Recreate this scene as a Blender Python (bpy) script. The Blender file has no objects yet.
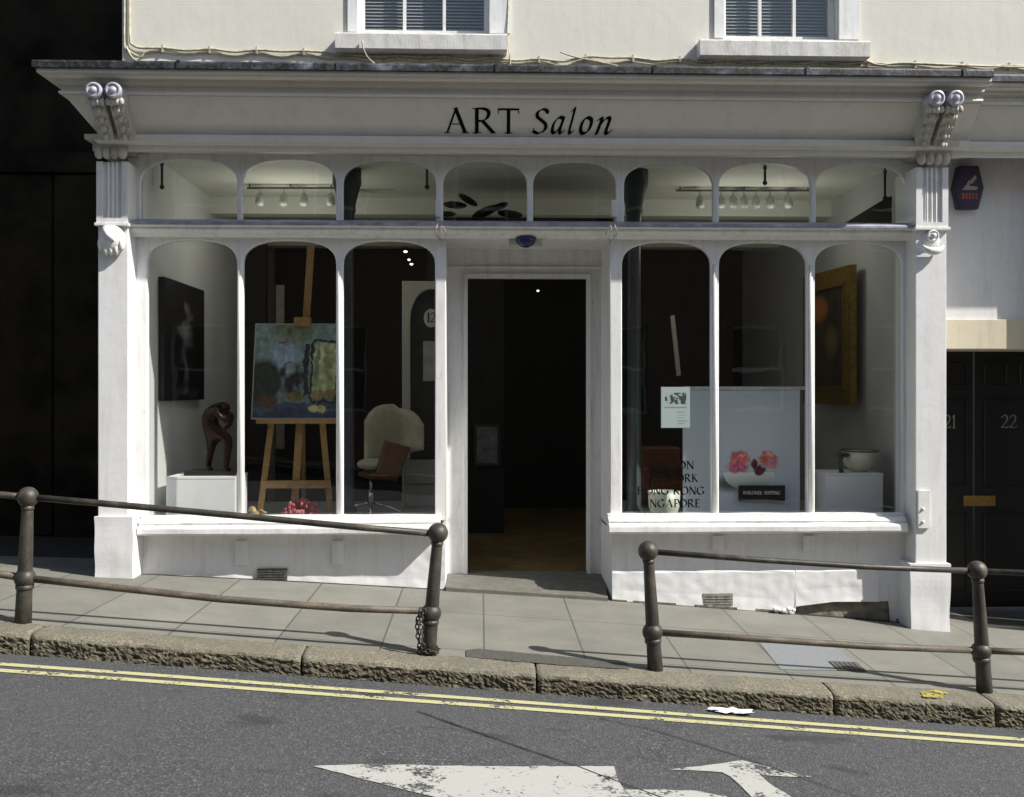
import bpy, bmesh, math, random
from mathutils import Vector, Matrix, noise
R = math.radians
random.seed(7)
C = bpy.context.scene.collection

# ------------------------------------------------------------------ camera, sky, sun
F_PX, YAW, EYE, HZ = 995.0, R(1.8), 1.6, 390.0
SN, CS = math.sin(YAW), math.cos(YAW)
cam = bpy.data.cameras.new('camera'); cam.sensor_width = 36; cam.lens = F_PX/1024*36
cam.shift_y = -(398.5-HZ)/1024; cam.clip_start = .05; cam.clip_end = 400
co = bpy.data.objects.new('camera', cam); C.objects.link(co)
co.location = (0, 0, EYE); co.rotation_euler = (R(90), 0, -YAW)
bpy.context.scene.camera = co
SUN = Vector((2.2, -1.0, 2.3)).normalized()
w = bpy.data.worlds.new('World'); bpy.context.scene.world = w; w.use_nodes = True
nt = w.node_tree; sky = nt.nodes.new('ShaderNodeTexSky'); sky.sky_type = 'NISHITA'; sky.sun_disc = False
sky.sun_elevation = math.asin(SUN.z); sky.sun_rotation = math.atan2(SUN.x, SUN.y)
hs = nt.nodes.new('ShaderNodeHueSaturation'); hs.inputs['Saturation'].default_value = .74; nt.links.new(sky.outputs[0], hs.inputs['Color'])
nt.links.new(hs.outputs[0], nt.nodes['Background'].inputs[0]); nt.nodes['Background'].inputs[1].default_value = .105
sl = bpy.data.lights.new('sun', 'SUN'); sl.energy = 5.0; sl.angle = R(.5); sl.color = (1, .965, .9)
so = bpy.data.objects.new('sun', sl); C.objects.link(so); so.rotation_euler = SUN.to_track_quat('Z', 'Y').to_euler(); so.location = (8, -6, 14)
vs = bpy.context.scene.view_settings; vs.view_transform = 'Standard'; vs.look = 'None'; vs.exposure = 0.50; vs.gamma = 1
cy = bpy.context.scene.cycles
cy.max_bounces = 8; cy.diffuse_bounces = 5; cy.glossy_bounces = 4; cy.transparent_max_bounces = 16; cy.use_denoising = True
cy.sample_clamp_indirect = 6

# ------------------------------------------------------------------ helpers
def at(px, py, Y):
    u = (px-512)/F_PX; v = -(py-HZ)/F_PX; t = Y/(CS-u*SN)
    return Vector((t*(SN+u*CS), Y, EYE+t*v))
def ax(px, Y): return at(px, HZ, Y).x
def az(px, py, Y): return at(px, py, Y).z

def obj(name, bm, m, parent=None, smooth=False):
    if isinstance(bm, bmesh.types.BMesh):
        bmesh.ops.recalc_face_normals(bm, faces=bm.faces)
        me = bpy.data.meshes.new(name); bm.to_mesh(me); bm.free()
    else: me = bm; me.name = name
    ms = m if isinstance(m, (list, tuple)) else [m]
    for k in ms: me.materials.append(k)
    o = bpy.data.objects.new(name, me); C.objects.link(o)
    if parent:
        o.parent = parent
        off = Vector((0,0,0)); p = parent
        while p: off += Vector(p.location); p = p.parent
        if off.length > 0: me.transform(Matrix.Translation(-off))
    if smooth:
        for p in me.polygons: p.use_smooth = True
    return o
def thing(name, label, cat, loc=(0,0,0), group=None):
    o = bpy.data.objects.new(name, None); C.objects.link(o); o.location = loc; o.empty_display_size = .1
    o['label'] = label; o['category'] = cat
    if group: o['group'] = group
    return o
def tag(o, label, cat, group=None):
    o['label'] = label; o['category'] = cat
    if group: o['group'] = group
    return o
def struct(name, bm, m, kind='structure', **k):
    o = obj(name, bm, m, **k); o['kind'] = kind; return o
def B(): return bmesh.new()
def box(bm, x0, x1, y0, y1, z0, z1, mi=0):
    vs_ = [bm.verts.new((x, y, z)) for x in (x0, x1) for y in (y0, y1) for z in (z0, z1)]
    fs = []
    for a in ((0,1,3,2),(4,6,7,5),(0,4,5,1),(2,3,7,6),(0,2,6,4),(1,5,7,3)):
        f = bm.faces.new([vs_[i] for i in a]); f.material_index = mi; fs.append(f)
    return vs_
def bevel(bm, w=.004, seg=2):
    bmesh.ops.bevel(bm, geom=bm.edges[:], offset=w, segments=seg, affect='EDGES', profile=.6); return bm
def bbox(x0, x1, y0, y1, z0, z1, w=.004):
    bm = B(); box(bm, x0, x1, y0, y1, z0, z1); return bevel(bm, w)
def ring(bm, c, r, ux, uy, n):
    return [bm.verts.new(c+ux*(r*math.cos(2*math.pi*i/n))+uy*(r*math.sin(2*math.pi*i/n))) for i in range(n)]
def tube(bm, pts, r, n=10, caps=True, closed=False):
    pts = [Vector(p) for p in pts]; rs = r if isinstance(r, (list, tuple)) else [r]*len(pts)
    prev = None; rings = []; N = len(pts)
    for i, p in enumerate(pts):
        if closed: t = pts[(i+1) % N]-pts[i-1]
        else: t = pts[min(i+1, N-1)]-pts[max(i-1, 0)]
        t.normalize()
        if prev is None: a = t.orthogonal().normalized()
        else:
            a = prev-t*prev.dot(t); a = a.normalized() if a.length > 1e-6 else t.orthogonal().normalized()
        prev = a; rings.append(ring(bm, p, rs[i], a, t.cross(a), n))
    for i in range(N if closed else N-1):
        A_, B_ = rings[i], rings[(i+1) % N]
        for k in range(n): bm.faces.new((A_[k], A_[(k+1) % n], B_[(k+1) % n], B_[k]))
    if caps and not closed: bm.faces.new(rings[0]); bm.faces.new(rings[-1][::-1])
    return bm
def lathe(bm, c, axis, prof, n=24):
    """prof: (radius, distance along axis)"""
    axis = Vector(axis).normalized(); a = axis.orthogonal().normalized(); b = axis.cross(a); rings = []
    for r, d in prof: rings.append(ring(bm, Vector(c)+axis*d, max(r, 1e-4), a, b, n))
    for i in range(len(rings)-1):
        for k in range(n): bm.faces.new((rings[i][k], rings[i][(k+1) % n], rings[i+1][(k+1) % n], rings[i+1][k]))
    bm.faces.new(rings[0]); bm.faces.new(rings[-1][::-1]); return bm
def ball(bm, c, r, sx=1, sy=1, sz=1, seg=16, rot=None):
    M = Matrix.Translation(Vector(c)) @ (rot.to_4x4() if rot else Matrix.Identity(4)) @ Matrix.Diagonal((r*sx, r*sy, r*sz, 1))
    bmesh.ops.create_uvsphere(bm, u_segments=seg, v_segments=max(6, seg*2//3), radius=1, matrix=M); return bm
def mould(bm, path, dirs, prof, closed_prof=False, mi=0):
    """sweep profile (offset, z) along plan path; each path vertex has its own outward direction"""
    rows = [[bm.verts.new((p[0]+d[0]*o, p[1]+d[1]*o, z)) for o, z in prof] for p, d in zip(path, dirs)]
    m_ = len(prof)
    for i in range(len(rows)-1):
        for k in range(m_ if closed_prof else m_-1):
            f = bm.faces.new((rows[i][k], rows[i+1][k], rows[i+1][(k+1) % m_], rows[i][(k+1) % m_])); f.material_index = mi
    if closed_prof: bm.faces.new(rows[0]); bm.faces.new(rows[-1][::-1])
    return bm
def prism(bm, pts, n_off):
    """polygon (3D pts) extruded by a vector"""
    a = [bm.verts.new(p) for p in pts]; b = [bm.verts.new(Vector(p)+Vector(n_off)) for p in pts]
    bm.faces.new(a); bm.faces.new(b[::-1])
    for i in range(len(a)): j = (i+1) % len(a); bm.faces.new((a[i], b[i], b[j], a[j]))
    return bm
def plate(loops, Yf, th, bev=.006, res=2):
    """flat panel with holes standing in an XZ plane, front face at Yf"""
    cu = bpy.data.curves.new('tmp', 'CURVE'); cu.dimensions = '2D'; cu.fill_mode = 'BOTH'
    cu.extrude = th/2-bev; cu.bevel_depth = bev; cu.bevel_resolution = res; cu.offset = -bev
    for lp in loops:
        s = cu.splines.new('POLY'); s.points.add(len(lp)-1); s.use_cyclic_u = True
        for i, p in enumerate(lp): s.points[i].co = (p[0], p[1], 0, 1)
    o = bpy.data.objects.new('tmp', cu); C.objects.link(o)
    bpy.context.view_layer.update(); dg = bpy.context.evaluated_depsgraph_get()
    me = bpy.data.meshes.new_from_object(o.evaluated_get(dg)); bpy.data.objects.remove(o); bpy.data.curves.remove(cu)
    for v in me.vertices: v.co = Vector((v.co.x, Yf+th/2-v.co.z, v.co.y))
    bm = B(); bm.from_mesh(me); bpy.data.meshes.remove(me)
    return bm
def arch_loop(x0, x1, zb, zt, rise, n=2.5, k=22, ins=0):
    x0 += ins; x1 -= ins; zb += ins; zt -= ins
    cx, hw, sp = (x0+x1)/2, (x1-x0)/2, zt-rise
    pts = [(x0, zb), (x1, zb)]
    for i in range(k+1):
        a = math.pi*i/k; c, s = math.cos(a), math.sin(a)
        pts.append((cx+hw*math.copysign(abs(c)**(2/n), c), sp+rise*abs(s)**(2/n)))
    return pts
def skin(pts, edges, radii, sub=2):
    me = bpy.data.meshes.new('tmp'); me.from_pydata([tuple(p) for p in pts], edges, [])
    o = bpy.data.objects.new('tmp', me); C.objects.link(o)
    m_ = o.modifiers.new('s', 'SKIN'); m_.use_smooth_shade = True
    for i, v in enumerate(me.skin_vertices[0].data):
        r = radii[i]; v.radius = (r, r) if not isinstance(r, tuple) else r
        v.use_root = (i == 0)
    s = o.modifiers.new('u', 'SUBSURF'); s.levels = s.render_levels = sub
    bpy.context.view_layer.update(); dg = bpy.context.evaluated_depsgraph_get()
    r = bpy.data.meshes.new_from_object(o.evaluated_get(dg)); bpy.data.objects.remove(o); bpy.data.meshes.remove(me); return r

# ------------------------------------------------------------------ materials
class N:
    def __init__(s, name):
        s.m = bpy.data.materials.new(name); s.m.use_nodes = True; s.t = s.m.node_tree; s.b = s.t.nodes['Principled BSDF']; s.tc = s.t.nodes.new('ShaderNodeTexCoord')
    def n(s, ty, **k):
        x = s.t.nodes.new(ty)
        for a, v in k.items(): setattr(x, a, v)
        return x
    def l(s, a, b): s.t.links.new(a, b)
    def noise(s, scale, detail=4, rough=.55, sc=(1,1,1), dist=0):
        mp = s.n('ShaderNodeMapping'); s.l(s.tc.outputs['Object'], mp.inputs[0]); mp.inputs['Scale'].default_value = sc
        x = s.n('ShaderNodeTexNoise'); x.inputs['Scale'].default_value = scale; x.inputs['Detail'].default_value = detail
        x.inputs['Roughness'].default_value = rough; x.inputs['Distortion'].default_value = dist; s.l(mp.outputs[0], x.inputs[0]); return x.outputs[0]
    def ramp(s, src, stops):
        x = s.n('ShaderNodeValToRGB'); s.l(src, x.inputs[0]); e = x.color_ramp.elements
        for i, (p, c) in enumerate(stops):
            if i > 1: e.new(p)
            e[i].position = p; e[i].color = (*c, 1) if len(c) == 3 else c
        return x.outputs[0]
    def mix(s, fac, a, b, mode='MIX'):
        x = s.n('ShaderNodeMix', data_type='RGBA', blend_type=mode)
        for i, v in ((0, fac), (6, a), (7, b)):
            if hasattr(v, 'links'): s.l(v, x.inputs[i])
            elif i == 0: x.inputs[0].default_value = v
            else: x.inputs[i].default_value = (*v, 1)
        return x.outputs[2]
    def bump(s, src, strength, dist, prev=None):
        x = s.n('ShaderNodeBump'); x.inputs['Strength'].default_value = strength; x.inputs['Distance'].default_value = dist; s.l(src, x.inputs['Height'])
        if prev: s.l(prev, x.inputs['Normal'])
        s.l(x.outputs[0], s.b.inputs['Normal']); return x.outputs[0]
    def col(s, c):
        if hasattr(c, 'links'): s.l(c, s.b.inputs['Base Color'])
        else: s.b.inputs['Base Color'].default_value = (*c, 1)
        return s
    def rough(s, r): s.b.inputs['Roughness'].default_value = r; return s
def K(c, f): return tuple(min(1, x*f) for x in c)

def paint(name, c, rough=.45, dirt=.35, dirtc=(.25,.23,.19), bumpd=.002, sc=2.5):
    m = N(name); m.rough(rough)
    big = m.noise(sc, 5, .6); fine = m.noise(18, 4, .7, (1, 1, .5))
    base = m.mix(m.ramp(big, [(.3, (0,0,0)), (.75, (1,1,1))]), K(c, .93), c)
    msk = m.ramp(fine, [(.56, (0,0,0)), (.80, (1,1,1))])
    mm = m.n('ShaderNodeMath', operation='MULTIPLY'); m.l(msk, mm.inputs[0]); mm.inputs[1].default_value = dirt
    c1 = m.mix(mm.outputs[0], base, dirtc)
    st = m.ramp(m.noise(7, 5, .65, (2.2, 2.2, .22)), [(.50, (0,0,0)), (.76, (.5,.5,.5))])
    c1 = m.mix(st, c1, K(dirtc, 1.5))
    ch_ = m.ramp(m.noise(46, 2, .5), [(.70, (0,0,0)), (.74, (.25,.25,.25))])
    m.col(m.mix(ch_, c1, K(dirtc, .9)))
    b1 = m.bump(m.noise(6, 3), .5, bumpd*3); m.bump(m.noise(70, 3), .35, bumpd, b1); return m.m
def plain(name, c, rough=.5, metal=0, var=.25, sc=12, bumpd=.001):
    m = N(name); m.rough(rough); m.b.inputs['Metallic'].default_value = metal
    nz = m.noise(sc, 4, .6)
    m.col(m.mix(m.ramp(nz, [(.3, (0,0,0)), (.7, (1,1,1))]), K(c, 1-var), K(c, 1+var*.5)))
    m.bump(nz, .4, bumpd); return m.m

WHITE = paint('white_gloss_paint', (.76, .76, .75), .42, .38)
GRIMED = paint('grimy_carved_paint', (.50, .48, .42), .6, .75, (.10,.09,.07), .003, 7)
SPLASH = plain('mossy_splash_dirt', (.16, .15, .10), .9, var=.7, sc=40, bumpd=.004)
SCROLLP = plain('lavender_grey_gloss', (.46, .46, .52), .3, var=.25, sc=30)
WHITE_OLD = paint('weathered_white_paint', (.66, .65, .62), .5, .55, (.16,.15,.12), .003, 5)
RENDERW = paint('white_masonry_paint', (.72, .72, .72), .6, .25, (.35,.33,.3), .002, 3)
FRIEZE = paint('fascia_paint', (.69, .675, .62), .45, .08, (.35,.34,.3))
CREAM = paint('cream_stucco', (.68, .665, .595), .8, .14, (.4,.38,.3), .0015, 1.2)
LINTEL = paint('stone_lintel_paint', (.62, .56, .42), .8, .3)
def mk_lead():
    m = N('lead_flashing'); m.rough(.55)
    n1 = m.noise(5, 6, .7); n2 = m.noise(40, 3, .6)
    c = m.ramp(n1, [(.49, (.010,.010,.010)), (.58, (.05,.053,.065)), (.72, (.34,.36,.42))])
    m.col(m.mix(m.ramp(n2, [(.45, (0,0,0)), (.7, (1,1,1))]), c, (.06,.062,.06))); m.bump(n2, .6, .004); return m.m
LEAD = mk_lead()
LEADP = plain('blue_grey_ledge_paint', (.30, .31, .37), .45, var=.5, sc=9)
BLACKP = plain('black_door_paint', (.006, .006, .006), .4); BLACKP.node_tree.nodes['Principled BSDF'].inputs['Specular IOR Level'].default_value = .5
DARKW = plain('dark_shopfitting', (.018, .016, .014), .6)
DARKWALL = plain('near_black_wall', (.026, .022, .016), .9, var=.7, sc=2, bumpd=.01); DARKWALL.node_tree.nodes['Principled BSDF'].inputs['Specular IOR Level'].default_value = .1  # mottled near-black colour for the building across the alley
INWHITE = plain('interior_white_wall', (.68, .69, .68), .7, var=.06, sc=2)
INCEIL = plain('interior_ceiling_paint', (.66, .68, .60), .8, var=.1, sc=1)
INFLOOR = plain('oak_floor', (.22, .145, .06), .5, var=.5, sc=5)
PLINTHW = plain('display_plinth_white', (.86, .86, .88), .5, var=.04, sc=3)
WOOD = plain('easel_beech', (.42, .25, .09), .5, var=.3, sc=30)
BRONZE = plain('bronze', (.026, .012, .006), .38, .75, .5, 20, .003)
CHROME = plain('chrome', (.8, .8, .82), .15, 1, .02)
BRASS = plain('aged_brass', (.45, .30, .09), .4, 1, .3, 30)
IRONCOL = plain('blue_grey_column_paint', (.040, .050, .056), .4, var=.2)
BLIND = plain('blind_slat_grey', (.36, .37, .39), .45, var=.1)
LETTER = plain('sign_black_paint', (.006, .006, .006), .9, var=.1); LETTER.node_tree.nodes['Principled BSDF'].inputs['Specular IOR Level'].default_value = .05
CABLE = plain('cream_cable', (.50, .46, .33), .5, var=.5, sc=25)
WIRE = plain('dirty_white_wire', (.45, .43, .36), .5, var=.3)
def mk_glass(name, tint, rough=.0, ior=1.5):
    m = N(name); m.t.nodes.remove(m.b)
    tr = m.n('ShaderNodeBsdfTransparent'); tr.inputs[0].default_value = (*tint, 1)
    gl = m.n('ShaderNodeBsdfGlossy'); gl.inputs['Roughness'].default_value = rough; gl.inputs[0].default_value = (.95, 1, .97, 1)
    ge = m.n('ShaderNodeNewGeometry'); dt = m.n('ShaderNodeVectorMath', operation='DOT_PRODUCT'); m.l(ge.outputs['Normal'], dt.inputs[0]); m.l(ge.outputs['Incoming'], dt.inputs[1])
    def mth(op, a, b=None):
        x = m.n('ShaderNodeMath', operation=op)
        for i, v in enumerate((a, b)):
            if v is None: continue
            if hasattr(v, 'links'): m.l(v, x.inputs[i])
            else: x.inputs[i].default_value = v
        return x.outputs[0]
    frs = mth('ADD', mth('MULTIPLY', mth('POWER', mth('SUBTRACT', 1.0, mth('ABSOLUTE', dt.outputs['Value'])), 5.0), .9), .045)
    bp = m.n('ShaderNodeBump'); bp.inputs['Strength'].default_value = .12; bp.inputs['Distance'].default_value = .01
    m.l(m.noise(2.2, 2), bp.inputs['Height']); m.l(bp.outputs[0], gl.inputs['Normal'])
    mx = m.n('ShaderNodeMixShader'); m.l(frs, mx.inputs[0]); m.l(tr.outputs[0], mx.inputs[1]); m.l(gl.outputs[0], mx.inputs[2])
    m.l(mx.outputs[0], m.t.nodes['Material Output'].inputs[0]); return m.m
GLASS = mk_glass('shop_window_glass', (.975, .98, .97))
def mk_dark_glass():
    m = N('sash_glass_tint'); m.rough(.05); m.col((.02, .022, .026)); return m.m

def mk_asphalt():
    m = N('asphalt'); m.rough(.85)
    v = m.n('ShaderNodeTexVoronoi'); v.inputs['Scale'].default_value = 95; m.l(m.tc.outputs['Object'], v.inputs[0])
    n1 = m.noise(230, 2, .7); n2 = m.noise(1.3, 5, .6); n3 = m.noise(34, 4, .75)
    c = m.ramp(v.outputs['Color'], [(.15, (.026,.026,.028)), (.45, (.052,.053,.057)), (.75, (.088,.089,.094)), (.93, (.22,.22,.22))])
    c = m.mix(m.ramp(n2, [(.35, (0,0,0)), (.7, (1,1,1))]), c, m.mix(.8, c, (.078,.078,.083)), 'MIX')
    c = m.mix(.45, c, m.ramp(n3, [(.3, (.022,.022,.023)), (.7, (.085,.086,.09))]))
    c = m.mix(m.ramp(m.noise(2.1, 3, .5, (1, 2.4, 1)), [(.61, (0,0,0)), (.70, (.65,.65,.65))]), c, (.022,.022,.022))
    m.col(c); b = m.bump(v.outputs['Distance'], .9, .005); m.bump(n1, .5, .003, b); return m.m
ASPHALT = mk_asphalt()
def mk_marking(name, c, wear, soft=.06):
    m = N(name); m.rough(.7)
    n1 = m.noise(42, 5, .75); n2 = m.noise(5, 4, .6)
    ad = m.n('ShaderNodeMath', operation='ADD'); m.l(n1, ad.inputs[0]); m.l(n2, ad.inputs[1])
    k = m.ramp(ad.outputs[0], [(wear, (0,0,0)), (wear+soft, (1,1,1))])
    v = m.noise(120, 3, .7)
    m.col(m.mix(v, K(c, .75), K(c, 1.1)))
    tr = m.n('ShaderNodeBsdfTransparent'); mx = m.n('ShaderNodeMixShader'); m.l(k, mx.inputs[0]); m.l(tr.outputs[0], mx.inputs[1]); m.l(m.b.outputs[0], mx.inputs[2])
    m.l(mx.outputs[0], m.t.nodes['Material Output'].inputs[0]); m.bump(v, .4, .002); return m.m
YELLOW = mk_marking('worn_yellow_paint', (.46, .44, .24), .84)
ROADWHITE = mk_marking('worn_white_paint', (.40, .40, .375), .865, soft=.10)
PAVESPOT = mk_marking('yellow_spray', (.40, .34, .06), .98, soft=.15)
def mk_paving():
    m = N('york_stone_paving'); m.rough(.8)
    mp = m.n('ShaderNodeMapping'); m.l(m.tc.outputs['Object'], mp.inputs[0]); mp.inputs['Location'].default_value = (-.02, -6.02, 0); mp.inputs['Rotation'].default_value = (0, 0, R(0))
    bk = m.n('ShaderNodeTexBrick'); m.l(mp.outputs[0], bk.inputs[0]); bk.inputs['Scale'].default_value = 1; bk.inputs['Brick Width'].default_value = .615; bk.inputs['Row Height'].default_value = .92
    bk.inputs['Mortar Size'].default_value = .007; bk.inputs['Mortar Smooth'].default_value = .3; bk.inputs['Bias'].default_value = 0; bk.offset = 0.0; bk.offset_frequency = 2
    bk.inputs['Color1'].default_value = (.165, .160, .138, 1); bk.inputs['Color2'].default_value = (.215, .208, .182, 1); bk.inputs['Mortar'].default_value = (.030, .028, .022, 1)
    n1 = m.noise(2.5, 5, .6); n2 = m.noise(120, 3, .7); n3 = m.noise(9, 5, .65, (1, 2.5, 1))
    c = m.mix(.85, bk.outputs[0], m.ramp(n1, [(.28, (.62,.62,.60)), (.72, (1.2,1.2,1.17))]), 'MULTIPLY')
    c = m.mix(m.ramp(m.noise(38, 2, .5), [(.70, (0,0,0)), (.74, (.45,.45,.45))]), c, (.05,.05,.045))
    c = m.mix(m.ramp(n3, [(.58, (0,0,0)), (.72, (.4,.4,.4))]), c, (.065,.062,.052))
    c = m.mix(.35, c, m.ramp(n2, [(.3, (.09,.088,.078)), (.75, (.30,.29,.255))]))
    m.col(c); b = m.bump(bk.outputs['Fac'], -.6, .004); m.bump(n2, .35, .002, b); return m.m
PAVING = mk_paving()
def mk_kerb():
    m = N('granite_kerb'); m.rough(.85)
    n1 = m.noise(5, 5, .65); n2 = m.noise(75, 4, .75); n3 = m.noise(24, 3, .6)
    c = m.ramp(n2, [(.3, (.06,.053,.037)), (.5, (.165,.148,.108)), (.72, (.32,.295,.225))])
    c = m.mix(m.ramp(n1, [(.4, (0,0,0)), (.65, (.65,.65,.65))]), c, (.105,.10,.08))
    m.col(c); b = m.bump(n3, .7, .008); m.bump(n2, .7, .004, b); return m.m
KERB = mk_kerb()
def mk_kerb_face():
    m = N('grimy_kerb_face'); m.rough(.9)
    n2 = m.noise(55, 5, .8); n1 = m.noise(8, 4, .6)
    c = m.ramp(n2, [(.34, (.028,.024,.016)), (.5, (.11,.095,.062)), (.66, (.27,.24,.17))])
    m.col(m.mix(m.ramp(n1, [(.4, (0,0,0)), (.65, (.7,.7,.7))]), c, (.05,.046,.034))); m.bump(n2, .9, .010); return m.m
KERBF = mk_kerb_face()
def mk_rail():
    m = N('weathered_black_iron'); m.rough(.5); m.b.inputs['Metallic'].default_value = .0
    n1 = m.noise(7, 6, .7, (1,1,.6)); n2 = m.noise(60, 4, .7)
    c = m.ramp(n1, [(.38, (.024,.022,.019)), (.54, (.046,.040,.032)), (.70, (.12,.098,.070))])
    c = m.mix(m.ramp(n2, [(.58, (0,0,0)), (.75, (.5,.5,.5))]), c, (.15,.13,.10))
    m.col(c); m.bump(n2, .6, .003); return m.m
RAIL = mk_rail()
def mk_rusty():
    m = N('rusty_lower_rail'); m.rough(.6); n1 = m.noise(5, 6, .7, (1, 1, 3)); n2 = m.noise(70, 4, .7)
    c = m.ramp(n1, [(.35, (.035,.031,.026)), (.52, (.085,.070,.052)), (.7, (.20,.16,.12))]); m.col(m.mix(.3, c, m.ramp(n2, [(.3, (.04,.03,.02)), (.7, (.25,.2,.15))]))); m.bump(n2, .6, .003); return m.m
RUSTY = mk_rusty()

def canvas(name, P0, ux, uz, nx, nz, fn, parent, th=.0):
    """flat artwork: a fine grid whose colour attribute is painted by fn(u, v)"""
    bm = B(); cl = bm.loops.layers.float_color.new('Col'); g = [[bm.verts.new(P0+ux*(i/nx)+uz*(j/nz)) for j in range(nz+1)] for i in range(nx+1)]
    for i in range(nx):
        for j in range(nz):
            f = bm.faces.new((g[i][j], g[i+1][j], g[i+1][j+1], g[i][j+1])); c = fn((i+.5)/nx, (j+.5)/nz)
            for lp in f.loops: lp[cl] = (*[max(0, q) for q in c], 1)
    m = N(name+'_colours'); a = m.n('ShaderNodeAttribute', attribute_name='Col'); nz_ = m.noise(90, 3)
    m.l(a.outputs[0], m.b.inputs['Base Color']); m.rough(.5); m.bump(nz_, .3, .002)
    return obj(name, bm, m.m, parent)
def lerp3(a, b, t): t = max(0, min(1, t)); return tuple(x+(y-x)*t for x, y in zip(a, b))
def blob(u, v, cu, cv, ru, rv): return max(0, 1-((u-cu)/ru)**2-((v-cv)/rv)**2)
def nz2(u, v, s, o=0): return noise.noise(Vector((u*s+o, v*s-o, o*.37)))

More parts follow.
